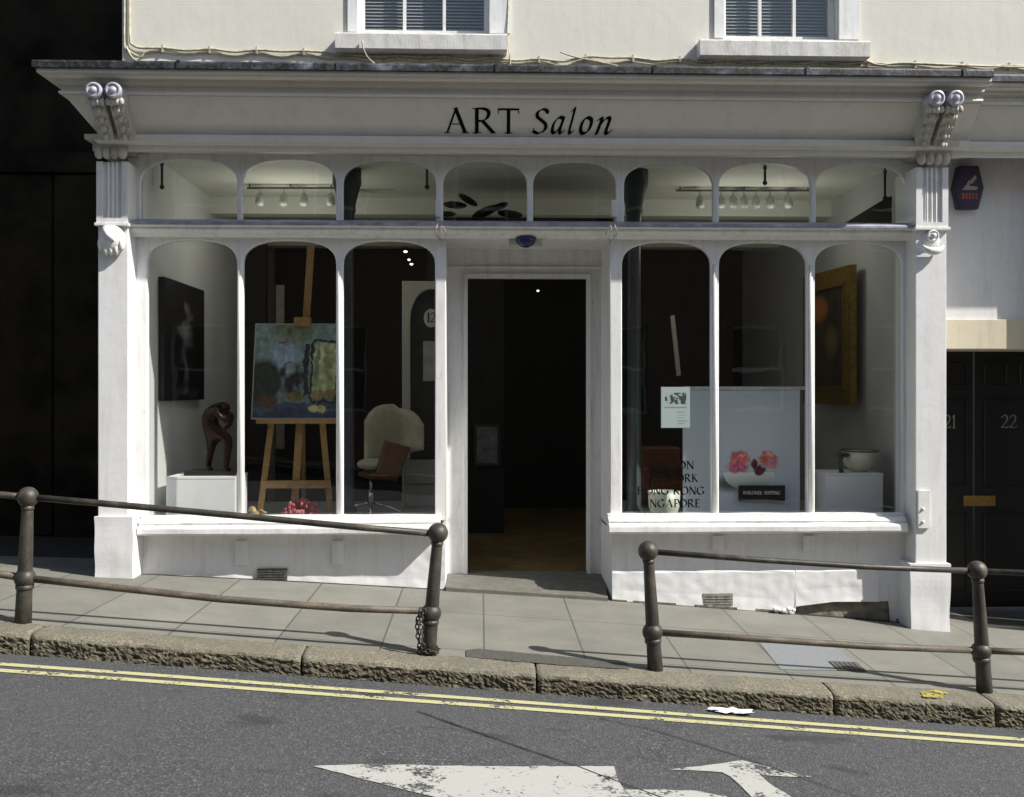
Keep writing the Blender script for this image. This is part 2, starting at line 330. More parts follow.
# ------------------------------------------------------------------ lettering (broad nib)
def arc(cx, cy_, rx, ry, a0, a1, k=14): return [(cx+rx*math.cos(R(a0+(a1-a0)*i/k)), cy_+ry*math.sin(R(a0+(a1-a0)*i/k))) for i in range(k+1)]
def sp(*p, k=8):
    out = []; P_ = [p[0]]+list(p)+[p[-1]]
    for i in range(1, len(P_)-2):
        for j in range(k):
            t = j/k; a, b, c, d = P_[i-1], P_[i], P_[i+1], P_[i+2]
            out.append(tuple(.5*((2*b[q])+(-a[q]+c[q])*t+(2*a[q]-5*b[q]+4*c[q]-d[q])*t*t+(-a[q]+3*b[q]-3*c[q]+d[q])*t**3) for q in (0, 1)))
    out.append(p[-1]); return out
def sf(x, y, w=.16): return ([(x-w/2, y), (x+w/2, y)], 's')
GL = {
 'A': [([(.10,.02),(.42,.98)],'t'), ([(.40,1),(.76,.02)],'n'), ([(.22,.36),(.62,.36)],'s'), sf(.09,.015,.2), sf(.77,.015,.24)],
 'R': [([(.16,0),(.16,1)],'n'), (sp((.16,.97),(.38,.99),(.56,.90),(.58,.74),(.50,.58),(.34,.50),(.18,.50)),'n'), ([(.36,.50),(.74,.03)],'n'), sf(.16,.015,.28), sf(.10,.985,.16), sf(.76,.015,.14)],
 'T': [([(.42,0),(.42,.97)],'n'), ([(.04,.965),(.80,.965)],'m'), ([(.04,.97),(.03,.80)],'s'), ([(.80,.97),(.81,.80)],'s'), sf(.42,.015,.28)],
 'L': [([(.14,0),(.14,1)],'n'), ([(.14,.03),(.56,.03)],'m'), ([(.56,.03),(.60,.2)],'s'), sf(.12,.985,.24), sf(.1,.015,.14)],
 'O': [(arc(.46,.5,.40,.47,0,360,28),'n')],
 'N': [([(.14,0),(.14,.97)],'t'), ([(.12,1),(.76,.02)],'n'), ([(.76,0),(.76,1)],'t'), sf(.13,.015,.22), sf(.08,.985,.14), sf(.76,.985,.22)],
 'D': [([(.14,0),(.14,1)],'n'), (sp((.14,.97),(.42,.98),(.70,.80),(.76,.5),(.68,.18),(.40,.03),(.14,.03)),'n'), sf(.10,.985,.18), sf(.10,.015,.18)],
 'E': [([(.14,0),(.14,1)],'n'), ([(.14,.965),(.54,.965)],'m'), ([(.14,.52),(.46,.52)],'m'), ([(.14,.03),(.56,.03)],'m'), ([(.54,.97),(.55,.83)],'s'), ([(.56,.03),(.60,.18)],'s'), sf(.10,.985,.14), sf(.10,.015,.14)],
 'W': [([(.04,1),(.30,.02)],'n'), ([(.30,.02),(.54,.98)],'t'), ([(.52,1),(.80,.02)],'n'), ([(.80,.02),(1.04,.98)],'t'), sf(.05,.985,.2), sf(1.04,.985,.2), sf(.52,.985,.2)],
 'Y': [([(.04,1),(.38,.46)],'n'), ([(.38,.46),(.70,.98)],'t'), ([(.38,0),(.38,.48)],'n'), sf(.06,.985,.2), sf(.70,.985,.2), sf(.38,.015,.26)],
 'K': [([(.14,0),(.14,1)],'n'), ([(.16,.50),(.60,.98)],'t'), ([(.26,.58),(.70,.03)],'n'), sf(.14,.015,.26), sf(.14,.985,.26), sf(.60,.985,.18), sf(.72,.015,.16)],
 'H': [([(.14,0),(.14,1)],'n'), ([(.70,0),(.70,1)],'n'), ([(.14,.52),(.70,.52)],'m'), sf(.14,.015,.26), sf(.14,.985,.26), sf(.70,.015,.26), sf(.70,.985,.26)],
 'G': [(sp((.76,.80),(.62,.93),(.44,.97),(.20,.84),(.08,.5),(.18,.18),(.44,.03),(.62,.06),(.76,.14)),'n'), ([(.76,.10),(.76,.42)],'n'), sf(.76,.43,.24)],
 'S': [(sp((.52,.84),(.44,.95),(.28,.98),(.12,.86),(.14,.68),(.32,.54),(.50,.38),(.52,.18),(.36,.03),(.20,.02),(.08,.10)),'n'), ([(.52,.96),(.53,.80)],'s'), ([(.07,.04),(.06,.22)],'s')],
 'I': [([(.16,0),(.16,1)],'n'), sf(.16,.015,.28), sf(.16,.985,.28)],
 'P': [([(.14,0),(.14,1)],'n'), (sp((.14,.97),(.38,.98),(.56,.88),(.58,.70),(.46,.50),(.28,.46),(.16,.47)),'n'), sf(.14,.015,.28), sf(.10,.985,.16)],
 'a': [(sp((.56,.60),(.44,.67),(.28,.62),(.12,.40),(.10,.14),(.20,.03),(.34,.10),(.50,.34),(.58,.62)),'i'), (sp((.58,.66),(.50,.30),(.48,.08),(.56,.03),(.68,.12)),'i')],
 'l': [(sp((.10,.92),(.24,1.03),(.20,.70),(.12,.30),(.10,.08),(.18,.03),(.32,.12)),'i')],
 'o': [(sp((.36,.67),(.20,.60),(.10,.36),(.12,.12),(.26,.02),(.44,.10),(.54,.34),(.52,.58),(.36,.67)),'i')],
 'n': [(sp((.06,.58),(.16,.66),(.18,.55),(.12,.25),(.07,0)),'i'), (sp((.12,.30),(.28,.56),(.44,.67),(.54,.60),(.50,.34),(.46,.10),(.54,.02),(.68,.12)),'i')],
 '1': [([(.26,0),(.26,.98)],'n'), ([(.10,.84),(.28,.98)],'s'), sf(.26,.015,.3)],
 '2': [(sp((.08,.78),(.20,.96),(.40,.96),(.52,.76),(.44,.50),(.22,.24),(.06,.06)),'n'), ([(.06,.05),(.56,.05)],'m'), ([(.56,.05),(.60,.2)],'s')],
 '0': [(arc(.34,.5,.26,.47,0,360,24),'n')],
}
NIB = {'n': (.135, .028, 25), 't': (.070, .030, 25), 's': (.035, .035, 0), 'm': (.085, .05, 20), 'i': (.165, .034, 40)}
def hull(ps):
    ps = sorted(set(ps)); 
    def half(q):
        h = []
        for p in q:
            while len(h) > 1 and (h[-1][0]-h[-2][0])*(p[1]-h[-2][1])-(h[-1][1]-h[-2][1])*(p[0]-h[-2][0]) <= 1e-12: h.pop()
            h.append(p)
        return h
    a, b = half(ps), half(ps[::-1]); return a[:-1]+b[:-1]
def glyph_width(ch): return max(p[0] for s, _ in GL[ch] for p in s)+.08
def write(bm, ch, place, x0, wid, base, cap, shear=0, eps=[0], bold=1):
    """place(x, z, lift) -> 3D; glyph scaled so it spans x0..x0+wid, cap height cap"""
    lo = min(p[0] for s, _ in GL[ch] for p in s)-.05; hi = max(p[0] for s, _ in GL[ch] for p in s)+.05
    kx = wid/((hi-lo)+shear*(.7 if ch in 'aon' else 1))
    for pts, nib in GL[ch]:
        nw, nh, na = NIB[nib]; ca, sa = math.cos(R(na)), math.sin(R(na)); nw *= bold
        if nib != 's': nw = nw
        cor = [(sx*nw/2*ca-sy*nh/2*sa, sx*nw/2*sa+sy*nh/2*ca) for sx in (-1, 1) for sy in (-1, 1)]
        for i in range(len(pts)-1):
            q = [(round(p[0]+c[0], 5), round(p[1]+c[1], 5)) for p in (pts[i], pts[i+1]) for c in cor]
            h = hull(q)
            if len(h) < 3: continue
            eps[0] = (eps[0]+1) % 40
            bm.faces.new([bm.verts.new(place(x0+(x-lo+shear*y)*kx, base+y*cap, .0015+eps[0]*.00002)) for x, y in h])
def write_word(bm, word, place, x0, x1, base, cap, bold=1, space=.4, track=.0):
    tot = sum((space if c == ' ' else glyph_width(c)+track) for c in word); s = (x1-x0)/tot; x = x0
    for c in word:
        if c == ' ': x += space*s; continue
        wd = glyph_width(c)*s; write(bm, c, place, x, wd*.97, base, cap, bold=bold); x += wd+track*s

# ------------------------------------------------------------------ ground
YK, YF = 5.65, 7.66
def zroadk(x): return -.100-.084*x
def zkerb(x):
    c = max(-3.5, min(4.2, x)); return .0149-.0820*c+.0021*c*c+(x-c)*(-.082+.0042*c)
def zfac(x):
    c = max(-3.2, min(4.0, x)); return .0476-.0678*c-.0034*c*c+(x-c)*(-.0678-.0068*c)
def G(x, y):
    t = max(0, min(1.25, (y-YK)/(YF-YK))); return zkerb(x)*(1-t)+zfac(x)*t
def groad(x, y): return zroadk(x)+.012*min(3, YK-y)
def sheet(fn, xs, ys):
    bm = B(); g = [[bm.verts.new((x, y, fn(x, y))) for y in ys] for x in xs]
    for i in range(len(xs)-1):
        for j in range(len(ys)-1): bm.faces.new((g[i][j], g[i+1][j], g[i+1][j+1], g[i][j+1]))
    return bm
def rng(a, b, n): return [a+(b-a)*i/n for i in range(n+1)]
def gl_far(x, y):
    c = max(-30, min(30, x)); return -.084*c-.32
struct('ground', sheet(gl_far, rng(-150, 150, 60), rng(-60, 150, 12)), plain('far_ground', (.08,.08,.075), .9))
struct('road', sheet(groad, rng(-30, 30, 60), rng(-1.2, YK+.03, 12)), ASPHALT)
pav = B()
pv = sheet(G, rng(-14, 12, 104), rng(YK+.205, 8.3, 20)); struct('pavement', pv, PAVING)
alley = sheet(lambda x, y: G(x, 8.3)-.002, rng(-14, -2.2, 30), [8.29, 9, 10, 12, 14]); struct('alley_floor', alley, plain('alley_setts', (.035,.034,.03), .9, var=.4, sc=8))
struct('far_pavement', sheet(lambda x, y: groad(x, -1.2)+.12, rng(-30, 30, 60), [-2.8, -1.2]), PAVING)

# kerb stones with split, rough front face
kb = B()
jx = [ax(p, YK) for p in (-330, 29, 301, 537, 835, 997)]
jx = [jx[0]-2.4, jx[0]-1.2]+jx+[jx[-1]+1.3, jx[-1]+2.6, jx[-1]+4.0]
for a, b in zip(jx[:-1], jx[1:]):
    a += .006; b -= .006; n = max(8, int((b-a)/.012)); seed = a*7.3
    prof = [(.215, 0), (.13, .0), (.07, .0), (.03, -.004), (.012, -.012), (.002, -.026)]+[(.0, -.026-.0085*i) for i in range(1, 17)]
    rows = []
    for i in range(n+1):
        x = a+(b-a)*i/n; ed = min(1, min(i, n-i)/1.5); row = []
        for k, (d, dz) in enumerate(prof):
            y = YK+d; z = zkerb(x)+dz
            if d > .1: z = zkerb(x)*(1-(d-.05)/2)+zfac(x)*((d-.05)/2)+.003
            am = max(0, min(1, (k-4)/3))
            q = Vector((x*1.0, z*1.5, seed))
            r = abs(noise.noise(q*26))*.55+abs(noise.noise(q*60+Vector((3, 1, 0))))*.35+.2*noise.noise(q*9)
            y += am*(r*.038)-.004*am + (1-ed)*.012
            z += (noise.noise(Vector((x*6, y*9, 2.2)))*.004 + noise.noise(Vector((x*30, y*30, 5)))*.0016)*(1 if k < 6 else .3) - (1-ed)*.006
            row.append(kb.verts.new((x, y, z)))
        rows.append(row)
    for i in range(n):
        for k in range(len(prof)-1): kb.faces.new((rows[i][k], rows[i+1][k], rows[i+1][k+1], rows[i][k+1])).material_index = 1 if k > 5+2*noise.noise(Vector((i*.15, seed, 1))) else 0
    for row in (rows[0], rows[-1]):
        bk = [kb.verts.new((v.co.x, YK+.21, v.co.z)) for v in row[1:]]
        for k in range(len(bk)-1): kb.faces.new((row[k+1], row[k+2], bk[k+1], bk[k]))
struct('kerb', kb, [KERB, KERBF])
jb = B(); g = [[jb.verts.new((x, y, G(x, y)-.012)) for y in (YK+.04, YK+.25)] for x in rng(-9, 9, 36)]
for i in range(36): jb.faces.new((g[i][0], g[i+1][0], g[i+1][1], g[i][1]))
struct('kerb_mortar', jb, plain('dark_mortar', (.03,.027,.022), .9))

def road_hit(px, py):
    lo, hi = 2.0, 5.7
    for _ in range(40):
        Y = (lo+hi)/2; p = at(px, py, Y)
        if p.z > groad(p.x, Y): lo = Y
        else: hi = Y
    return p
def decal(name, pts, m, lift=.004, kind='structure', hit=road_hit, sub=0):
    bm = B(); P_ = [hit(*p) for p in pts]
    bm.faces.new([bm.verts.new(p+Vector((0, 0, lift))) for p in P_]); bmesh.ops.triangulate(bm, faces=bm.faces)
    return struct(name, bm, m, kind)
for nm, (y0, y1) in (('yellow_line', (5.480, 5.425)), ('yellow_line', (5.368, 5.312))):
    bm = B(); xs = rng(-9, 9, 240); pr = None
    for i, x in enumerate(xs):
        wob = .008*noise.noise(Vector((x*.9, y0, 0)))
        e = .004*noise.noise(Vector((x*14, y0*9, 3)))
        v = [bm.verts.new((x, yy, groad(x, yy)+.004)) for yy in (y0+wob+e, y1+wob-e*.7)]
        if pr: bm.faces.new((pr[0], v[0], v[1], pr[1]))
        pr = v
    struct(nm, bm, YELLOW)
def jag(pts, amp=2.0, step=9):
    out = []
    for (a, b), (c, d) in zip(pts, pts[1:]+pts[:1]):
        L = math.hypot(c-a, d-b); n = max(1, int(L/step))
        for i in range(n): t = i/n; out.append((a+(c-a)*t+random.uniform(-1, 1)*amp*(0 < i), b+(d-b)*t+random.uniform(-.5, .5)*amp*.6*(0 < i)))
    return out
decal('road_arrow', jag([(313,767),(360,765),(470,767),(614,767),(618,781),(640,806),(470,806),(410,792),(352,777)]), ROADWHITE)
decal('road_arrow', jag([(668,770.5),(700,767),(722,764),(742,761),(758,765),(782,771),(812,777.5),(790,777.5),(760,775.5),(768,783),(806,808),(764,808),(746,792),(730,777),(722,773),(700,771.5)], 1.2), ROADWHITE)
decal('road_arrow', jag([(622,790),(690,791),(726,797),(735,806),(640,806)]), ROADWHITE)
# tar crack, litter, patches
def strip(name, pts, wd, m, hit=road_hit, lift=.0045):
    P_ = [hit(*p) for p in pts]; bm = B(); pr = None; Q = []
    for a, b in zip(P_[:-1], P_[1:]):
        for i in range(12): Q.append(a.lerp(b, i/12))
    for i, q in enumerate(Q[:-1]):
        t = (Q[i+1]-q).normalized(); s = Vector((-t.y, t.x, 0))*(wd*(.7+.9*abs(noise.noise(q*7)))); j = Vector((0, noise.noise(q*9)*.006, lift))
        v = [bm.verts.new(q+s+j), bm.verts.new(q-s+j)]
        if pr: bm.faces.new((pr[0], v[0], v[1], pr[1]))
        pr = v
    return struct(name, bm, m)
TAR = plain('tar_seam', (.012,.012,.012), .6, var=.3)
strip('road_crack', [(417,712),(500,741),(574,766),(652,795),(690,810)], .0045, TAR, lift=.0055)
strip('road_crack', [(600,719),(654,731),(740,757),(852,796),(880,806)], .0035, TAR, lift=.0055)
def pave_hit(px, py):
    lo, hi = 5.66, 8.4
    for _ in range(40):
        Y = (lo+hi)/2; p = at(px, py, Y)
        if p.z > G(p.x, Y): lo = Y
        else: hi = Y
    return p
decal('pavement_patch', jag([(466,651),(478,649.5),(560,657),(627,664),(629,670),(560,666),(466,657.5)], .8), plain('asphalt_patch', (.075,.073,.062), .95, var=.5, sc=60, bumpd=.004), .006, hit=pave_hit)
decal('yellow_spot', jag([(918,693),(936,691),(948,694),(942,699),(924,698)], 1), PAVESPOT, .008, hit=pave_hit)
decal('yellow_spot', jag([(356,652),(372,650.5),(374,654),(360,655)], .8), PAVESPOT, .008, hit=pave_hit)
decal('pavement_repair', [(758,641),(833,645),(864,671),(781,670)], plain('light_slab', (.19,.20,.21), .8, var=.12, sc=30), .003, hit=pave_hit)
cv = thing('access_cover', 'small rusty metal access cover set in the pavement before the right window', 'access cover', pave_hit(847, 667))
obj('cover_frame', (lambda b: (b.faces.new([b.verts.new(pave_hit(*p)+Vector((0,0,.006))) for p in ((828,662),(856,663),(867,672),(838,671))]), b)[1])(B()), plain('rusty_iron', (.05,.045,.04), .8, var=.5, sc=60), cv)
lid = B()
for k in range(6):
    a0 = k/6+.03; a1 = k/6+.12
    q = [pave_hit(828+28*a+10*t, 662+1*a+9*t) for a, t in ((a0,.12),(a1,.12),(a1,.88),(a0,.88))]
    lid.faces.new([lid.verts.new(p+Vector((0,0,.009))) for p in q])
obj('cover_ribs', lid, plain('worn_iron', (.12,.11,.1), .6), cv)
lit = B()
for (px, py, r) in ((727,713,.05),(738,714,.06),(716,712,.035)):
    c = road_hit(px, py)+Vector((0,0,.012)); pts = []
    for i in range(14): a = i/14*6.283; pts.append(lit.verts.new(c+Vector((math.cos(a)*r*1.5*random.uniform(.7,1.2), math.sin(a)*r*.8*random.uniform(.6,1.2), random.uniform(-.004,.012)))))
    cc = lit.verts.new(c+Vector((0,0,.015)))
    for i in range(14): lit.faces.new((pts[i], pts[(i+1) % 14], cc))
tag(obj('litter', lit, plain('white_paper', (.7,.7,.7), .8)), 'crumpled white scrap of paper lying in the gutter', 'litter')

# ------------------------------------------------------------------ planes of the shopfront
YP, YW, YC, YU, YD = 7.48, 7.65, 7.05, 7.85, 8.25
shop = thing('shop_building', 'white painted art shop with arched front windows under cream stucco upper storey', 'shop', (.35, YW, 0))
XL, XR = ax(97, YP), ax(947, YP)
XWL = ax(122, YU)                       # left corner of the upper wall
# --- upper wall with two window openings
def uz(y): return az(512, y, YU)
ztopc = az(512, 66, YU)
XE = 9.0
wl = [(348, 510, 33, 'pane'), (714, 859, 39, 'pane')]
op = []
for a, b, ys, _ in wl: op.append((ax(a+9, YU), ax(b-20 if a < 500 else b-20, YU), az((a+b)/2, ys, YU)))
holes = [[(a, z), (b, z), (b, z+1.65), (a, z+1.65)] for a, b, z in op]
obj('upper_wall', plate([[(XWL, 3.55), (XE, 3.55), (XE, 8.8), (XWL, 8.8)]]+holes, YU, .3, .004), CREAM, shop)
sd = B(); box(sd, XWL+.002, XWL+.16, YU+.302, 13, 3.67, 8.8); box(sd, XL+.08, XL+.2, 7.75, 13.0, -.1, 3.66); obj('side_wall', sd, CREAM, shop)
rf = B(); box(rf, XWL-.1, XE, YU-.15, 13.1, 8.802, 8.95); obj('roof', rf, plain('slate', (.06,.065,.07), .7), shop)
for wi, (a, b, ys, _) in enumerate(wl):
    x0, x1, z0 = op[wi]; 
    fr = thing('x', '', '') if 0 else None
    sx0, sx1 = ax(a, YU), ax(b, YU)
    arch = B(); yf = YU-.018
    box(arch, sx0, x0+.004, yf, YU-.002, z0, z0+1.75); box(arch, x1-.004, sx1, yf, YU-.002, z0, z0+1.75); box(arch, sx0, sx1, yf, YU-.002, z0+1.751, z0+1.85)
    W = obj('window', arch, WHITE, shop)
    ys_ = YU+.10; fb = B()
    th = .045; gx0, gx1 = x0+.002, x1-.002
    box(fb, gx0, gx0+th, ys_, ys_+.05, z0, z0+1.64); box(fb, gx1-th, gx1, ys_, ys_+.05, z0, z0+1.64)
    box(fb, gx0+th, gx1-th, ys_, ys_+.05, z0, z0+.055)
    box(fb, gx0+th, gx1-th, ys_-.02, ys_+.05, z0+.80, z0+.85)
    wdt = (gx1-gx0-2*th)
    for k in (1, 2): xm = gx0+th+wdt*k/3; box(fb, xm-.012, xm+.012, ys_+.005, ys_+.045, z0+.055, z0+.8); box(fb, xm-.012, xm+.012, ys_+.005, ys_+.045, z0+.85, z0+1.64)
    obj('sash_frame', fb, WHITE, W)
    gb = B(); box(gb, gx0+th, gx1-th, ys_+.022, ys_+.026, z0+.05, z0+1.63); obj('pane', gb, GLASS, W)
    bl = B()
    for k in range(60):
        z = z0+.03+k*.027
        vv = [bl.verts.new(p) for p in ((gx0+.02, ys_+.075, z), (gx1-.02, ys_+.075, z), (gx1-.02, ys_+.093, z+.019), (gx0+.02, ys_+.093, z+.019))]; bl.faces.new(vv)
    obj('blind', bl, BLIND, W)
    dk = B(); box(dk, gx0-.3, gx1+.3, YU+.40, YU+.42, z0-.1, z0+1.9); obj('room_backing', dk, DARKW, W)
    za, zb_ = az(420, 33, 7.72), az(420, 49.5, 7.72)
    if wi: za, zb_ = az(785, 40, 7.72), az(785, 56.5, 7.72)
    s0, s1 = ((335, 507), (700, 870))[wi]
    sb = B(); X0, X1 = ax(s0, 7.72), ax(s1, 7.72); n = 60; rows = []
    for i in range(n+1):
        x = X0+(X1-X0)*i/n; j = lambda k: noise.noise(Vector((x*9, k, wi)))*.004
        rows.append([sb.verts.new(p) for p in ((x, YU-.002, za+.006), (x, 7.72+j(1), za+j(2)), (x, 7.715+j(3), za-.012), (x, 7.718+j(4), zb_+.006), (x, 7.73, zb_+j(5)), (x, YU-.002, zb_+.004))])
    for i in range(n):
        for k in range(5): sb.faces.new((rows[i][k], rows[i+1][k], rows[i+1][k+1], rows[i][k+1]))
    sb.faces.new(rows[0]); sb.faces.new(rows[-1][::-1])
    obj('window_sill', sb, WHITE_OLD, W)

# --- cornice with lead edge
def zc(y, Y, px=512): return az(px, y, Y)
XCL = ax(97, YP)+.075
XBR = XR+.13
cpath = [(XCL+.0, 8.6), (XCL, YP), (XBR, YP), (XBR+.003, YP), (XE, YP)]
def cdirs(k): return [(-k, 0), (-k, -1), (0, -1), (0, -.76), (0, -.76)]
prof = [(YP-Y, zc(y, Y)) for Y, y in ((7.055, 72.5), (7.062, 73), (7.062, 76.6), (7.095, 76.9), (7.10, 79), (7.112, 81), (7.135, 82.2), (7.165, 82.4), (7.165, 87.2), (7.185, 87.4), (7.188, 89.4), (7.205, 89.6), (7.210, 94.2), (7.190, 94.6), (7.184, 96.2), (7.192, 97.8), (7.222, 98.2), (7.222, 99.3))]
# the front has a constant height; photograph's slope comes from the turn of the camera
bm = B(); mould(bm, cpath, cdirs(.80), prof); obj('cornice', bm, FRIEZE, shop)
frz = [(YP-7.222, zc(99.3, 7.222)), (YP-7.42, zc(136.5, 7.42))]
bm = B(); mould(bm, cpath, cdirs(.80), frz); FZ = obj('fascia_board', bm, FRIEZE, shop)
bm = B(); mould(bm, cpath, cdirs(.80), [(YP-YU-.0, zc(66, 7.05)+.05), (YP-7.04, zc(64.5, 7.04)), (YP-7.035, zc(66, 7.035)), (YP-7.035, zc(71.5, 7.035)), (YP-7.05, zc(72.6, 7.05)), (YP-7.20, zc(72.6, 7.05)+.002)])
for px in (178, 338, 497, 655, 808, 965):
    x = ax(px, 7.03); box(bm, x-.012, x+.012, 7.028, 7.06, zc(72, 7.035), zc(63.6, 7.035))
obj('lead_flashing', bm, LEAD, shop)
# architrave above the transom lights
prof = [(YP-Y, zc(y, Y)) for Y, y in ((7.43, 136.6), (7.385, 137.2), (7.375, 139), (7.378, 143.5), (7.40, 145.5), (7.42, 147), (7.435, 148), (7.44, 152.5), (7.46, 154.2), (7.60, 155.5), (7.66, 155.7))]
bm = B(); mould(bm, [(XCL+.01, 8.6), (XCL+.01, YP), (XBR, YP), (XBR+.003, YP), (XE, YP)], [(-.7, 0), (-.7, -1), (0, -1), (0, -.7), (0, -.7)], prof); obj('architrave', bm, FRIEZE, shop)
sf_ = B(); box(sf_, XCL, XE, YP+.01, YU, zc(98, 7.4), zc(98, 7.4)+.02); obj('cornice_core', sf_, FRIEZE, shop)

# lettering on the canted fascia
zt_, zb2 = frz[0][1], frz[1][1]; cant = Vector((0, -(zt_-zb2), -(7.42-7.222))).normalized()
def place_f(px, py, lift):
    t = (py-99.3)/(136.5-99.3); Y = 7.222+t*(7.42-7.222); p = at(px, py, Y); zz = zt_+(zb2-zt_)*t
    # keep it on the board at its own height (levels follow the horizontal of the board)
    return Vector((p.x, Y, zz))+cant*(lift+.001)
lt = B()
for ch, a, b, sh in (('A',443,470,0),('R',471.5,497,0),('T',497,520,0),('S',531.5,550,.16),('a',550.5,567,.2),('l',568,577,.2),('o',578.5,593.5,.2),('n',595,614.5,.2)):
    lt = B(); write(lt, ch, lambda x, y, l: place_f(x, y, l), a, b-a, 133.2, -25.0, shear=sh); obj('shop_name_letter', lt, LETTER, FZ)
pass

# --- transom lights frame
ZT0, ZTT = az(512, 223, YW), az(512, 156, YW)
xa, xb = ax(128, YW), ax(918, YW)
tl = [(140,237),(242,336),(343,436),(443,527),(533,616),(624,713),(719,811),(816,906)]
out = [(xa, ZT0-.02), (xb, ZT0-.02), (xb, ZTT), (xa, ZTT)]
lights = [(ax(a, YW), ax(b, YW)) for a, b in tl]
zt1, zb1 = az(512, 161.5, YW), az(512, 222.3, YW)
TF = obj('transom_frame', plate([out]+[arch_loop(a, b, zb1, zt1, .19, 2.5) for a, b in lights], YW, .05, .007), WHITE, shop)
for a, b in lights:
    g_ = B(); box(g_, a-.01, b+.01, YW+.024, YW+.030, zb1-.01, zt1+.01); obj('transom_pane', g_, GLASS, TF)
# transom bar: lead capped ledge and moulding, full width; passes over the door recess too
def zz(y, Y=YW): return az(512, y, Y)
prof = [(YP-Y, zz(y, Y)) for Y, y in ((7.66, 221.5), (7.50, 223.5), (7.49, 224.5), (7.49, 226.5), (7.50, 227.5), (7.525, 228.3), (7.525, 231), (7.545, 234), (7.58, 236.5), (7.60, 238.5), (7.66, 239.2))]
xbl, xbr = ax(128, 7.55), ax(916, 7.55)
bm = B(); mould(bm, [(xbl, YP), (xbr, YP)], [(0,-1),(0,-1)], prof); obj('transom_bar', bm, WHITE, shop)
bm = B(); mould(bm, [(xbl, YP), (xbr, YP)], [(0,-1),(0,-1)], [(YP-Y, zz(y, Y)) for Y, y in ((7.655, 221.0), (7.49, 223.0), (7.484, 224.2), (7.484, 226.2), (7.49, 226.6))]); obj('transom_lead', bm, LEADP, shop)

# --- lower windows
lw = [[(147,237),(243,336),(343,435)], [(622,711),(719,807),(815,902)]]
xo = [(ax(128, YW), ax(446, YW)), (ax(610, YW), ax(916, YW))]
zg0, zg1 = az(512, 515, YW), az(512, 241.5, YW)
SHOPW = []
for wi in (0, 1):
    a, b = xo[wi]; ls = [(ax(p, YW), ax(q, YW)) for p, q in lw[wi]]
    out = [(a, zg0-.04), (b, zg0-.04), (b, zz(238.5)), (a, zz(238.5))]
    W = obj('shop_window', plate([out]+[arch_loop(p, q, zg0, zg1, .19, 2.6) for p, q in ls], YW, .06, .009), WHITE, shop)
    if wi == 0: W['label'] = 'left shop window of three arched lights'
    else: W['label'] = 'right shop window with city names lettered on the glass'
    for p, q in ls:
        # slim bead round the glass
        g_ = B(); box(g_, p-.012, q+.012, YW+.030, YW+.036, zg0-.012, zg1+.012); obj('window_pane', g_, GLASS, W)
    # projecting mullion nosing
    for (p, q), (r, s) in zip(ls[:-1], ls[1:]):
        m_ = B(); cx = (q+r)/2; tube(m_, [(cx, YW+.004, zg0-.01), (cx, YW+.004, zg1-.17)], .017, 10); obj('mullion', m_, WHITE, W, smooth=True)
    # sill
    s0, s1 = ((ax(138, 7.53), ax(440, 7.53)), (ax(609, 7.53), ax(907, 7.53)))[wi]
    pr = [(YP-Y, zz(y, Y)) for Y, y in ((7.66, 513.5), (7.60, 514.6), (7.595, 517.5), (7.55, 519.5), (7.54, 522), (7.545, 524), (7.515, 526), (7.508, 528), (7.508, 532.5), (7.52, 534), (7.66, 534.5))]
    n = 70; sb = B(); rows = []
    for i in range(n+1):
        x = s0+(s1-s0)*i/n; rows.append([sb.verts.new((x, YP-o+.004*noise.noise(Vector((x*5, k*.5, wi))), z+.0035*noise.noise(Vector((x*4, k*.3, 5+wi))))) for k, (o, z) in enumerate(pr)])
    for i in range(n):
        for k in range(len(pr)-1): sb.faces.new((rows[i][k], rows[i+1][k], rows[i+1][k+1], rows[i][k+1]))
    for r_ in (rows[0], rows[-1][::-1]): sb.faces.new(r_)
    obj('window_sill', sb, WHITE, W)
    SHOPW.append(W)
# window lettering
place_g = lambda x, y, l: at(x, y, YW+.0285-l*.4)
lt = B()
for wd, a, b, base in (('LONDON',647,694.5,469),('NEW YORK',643.5,698.5,482),('HONG KONG',637,705,494.6),('SINGAPORE',641,700.5,507.3)):
    write_word(lt, wd, place_g, a, b, base, -8.0, bold=1.4)
LET = obj('city_names', lt, LETTER, SHOPW[1])

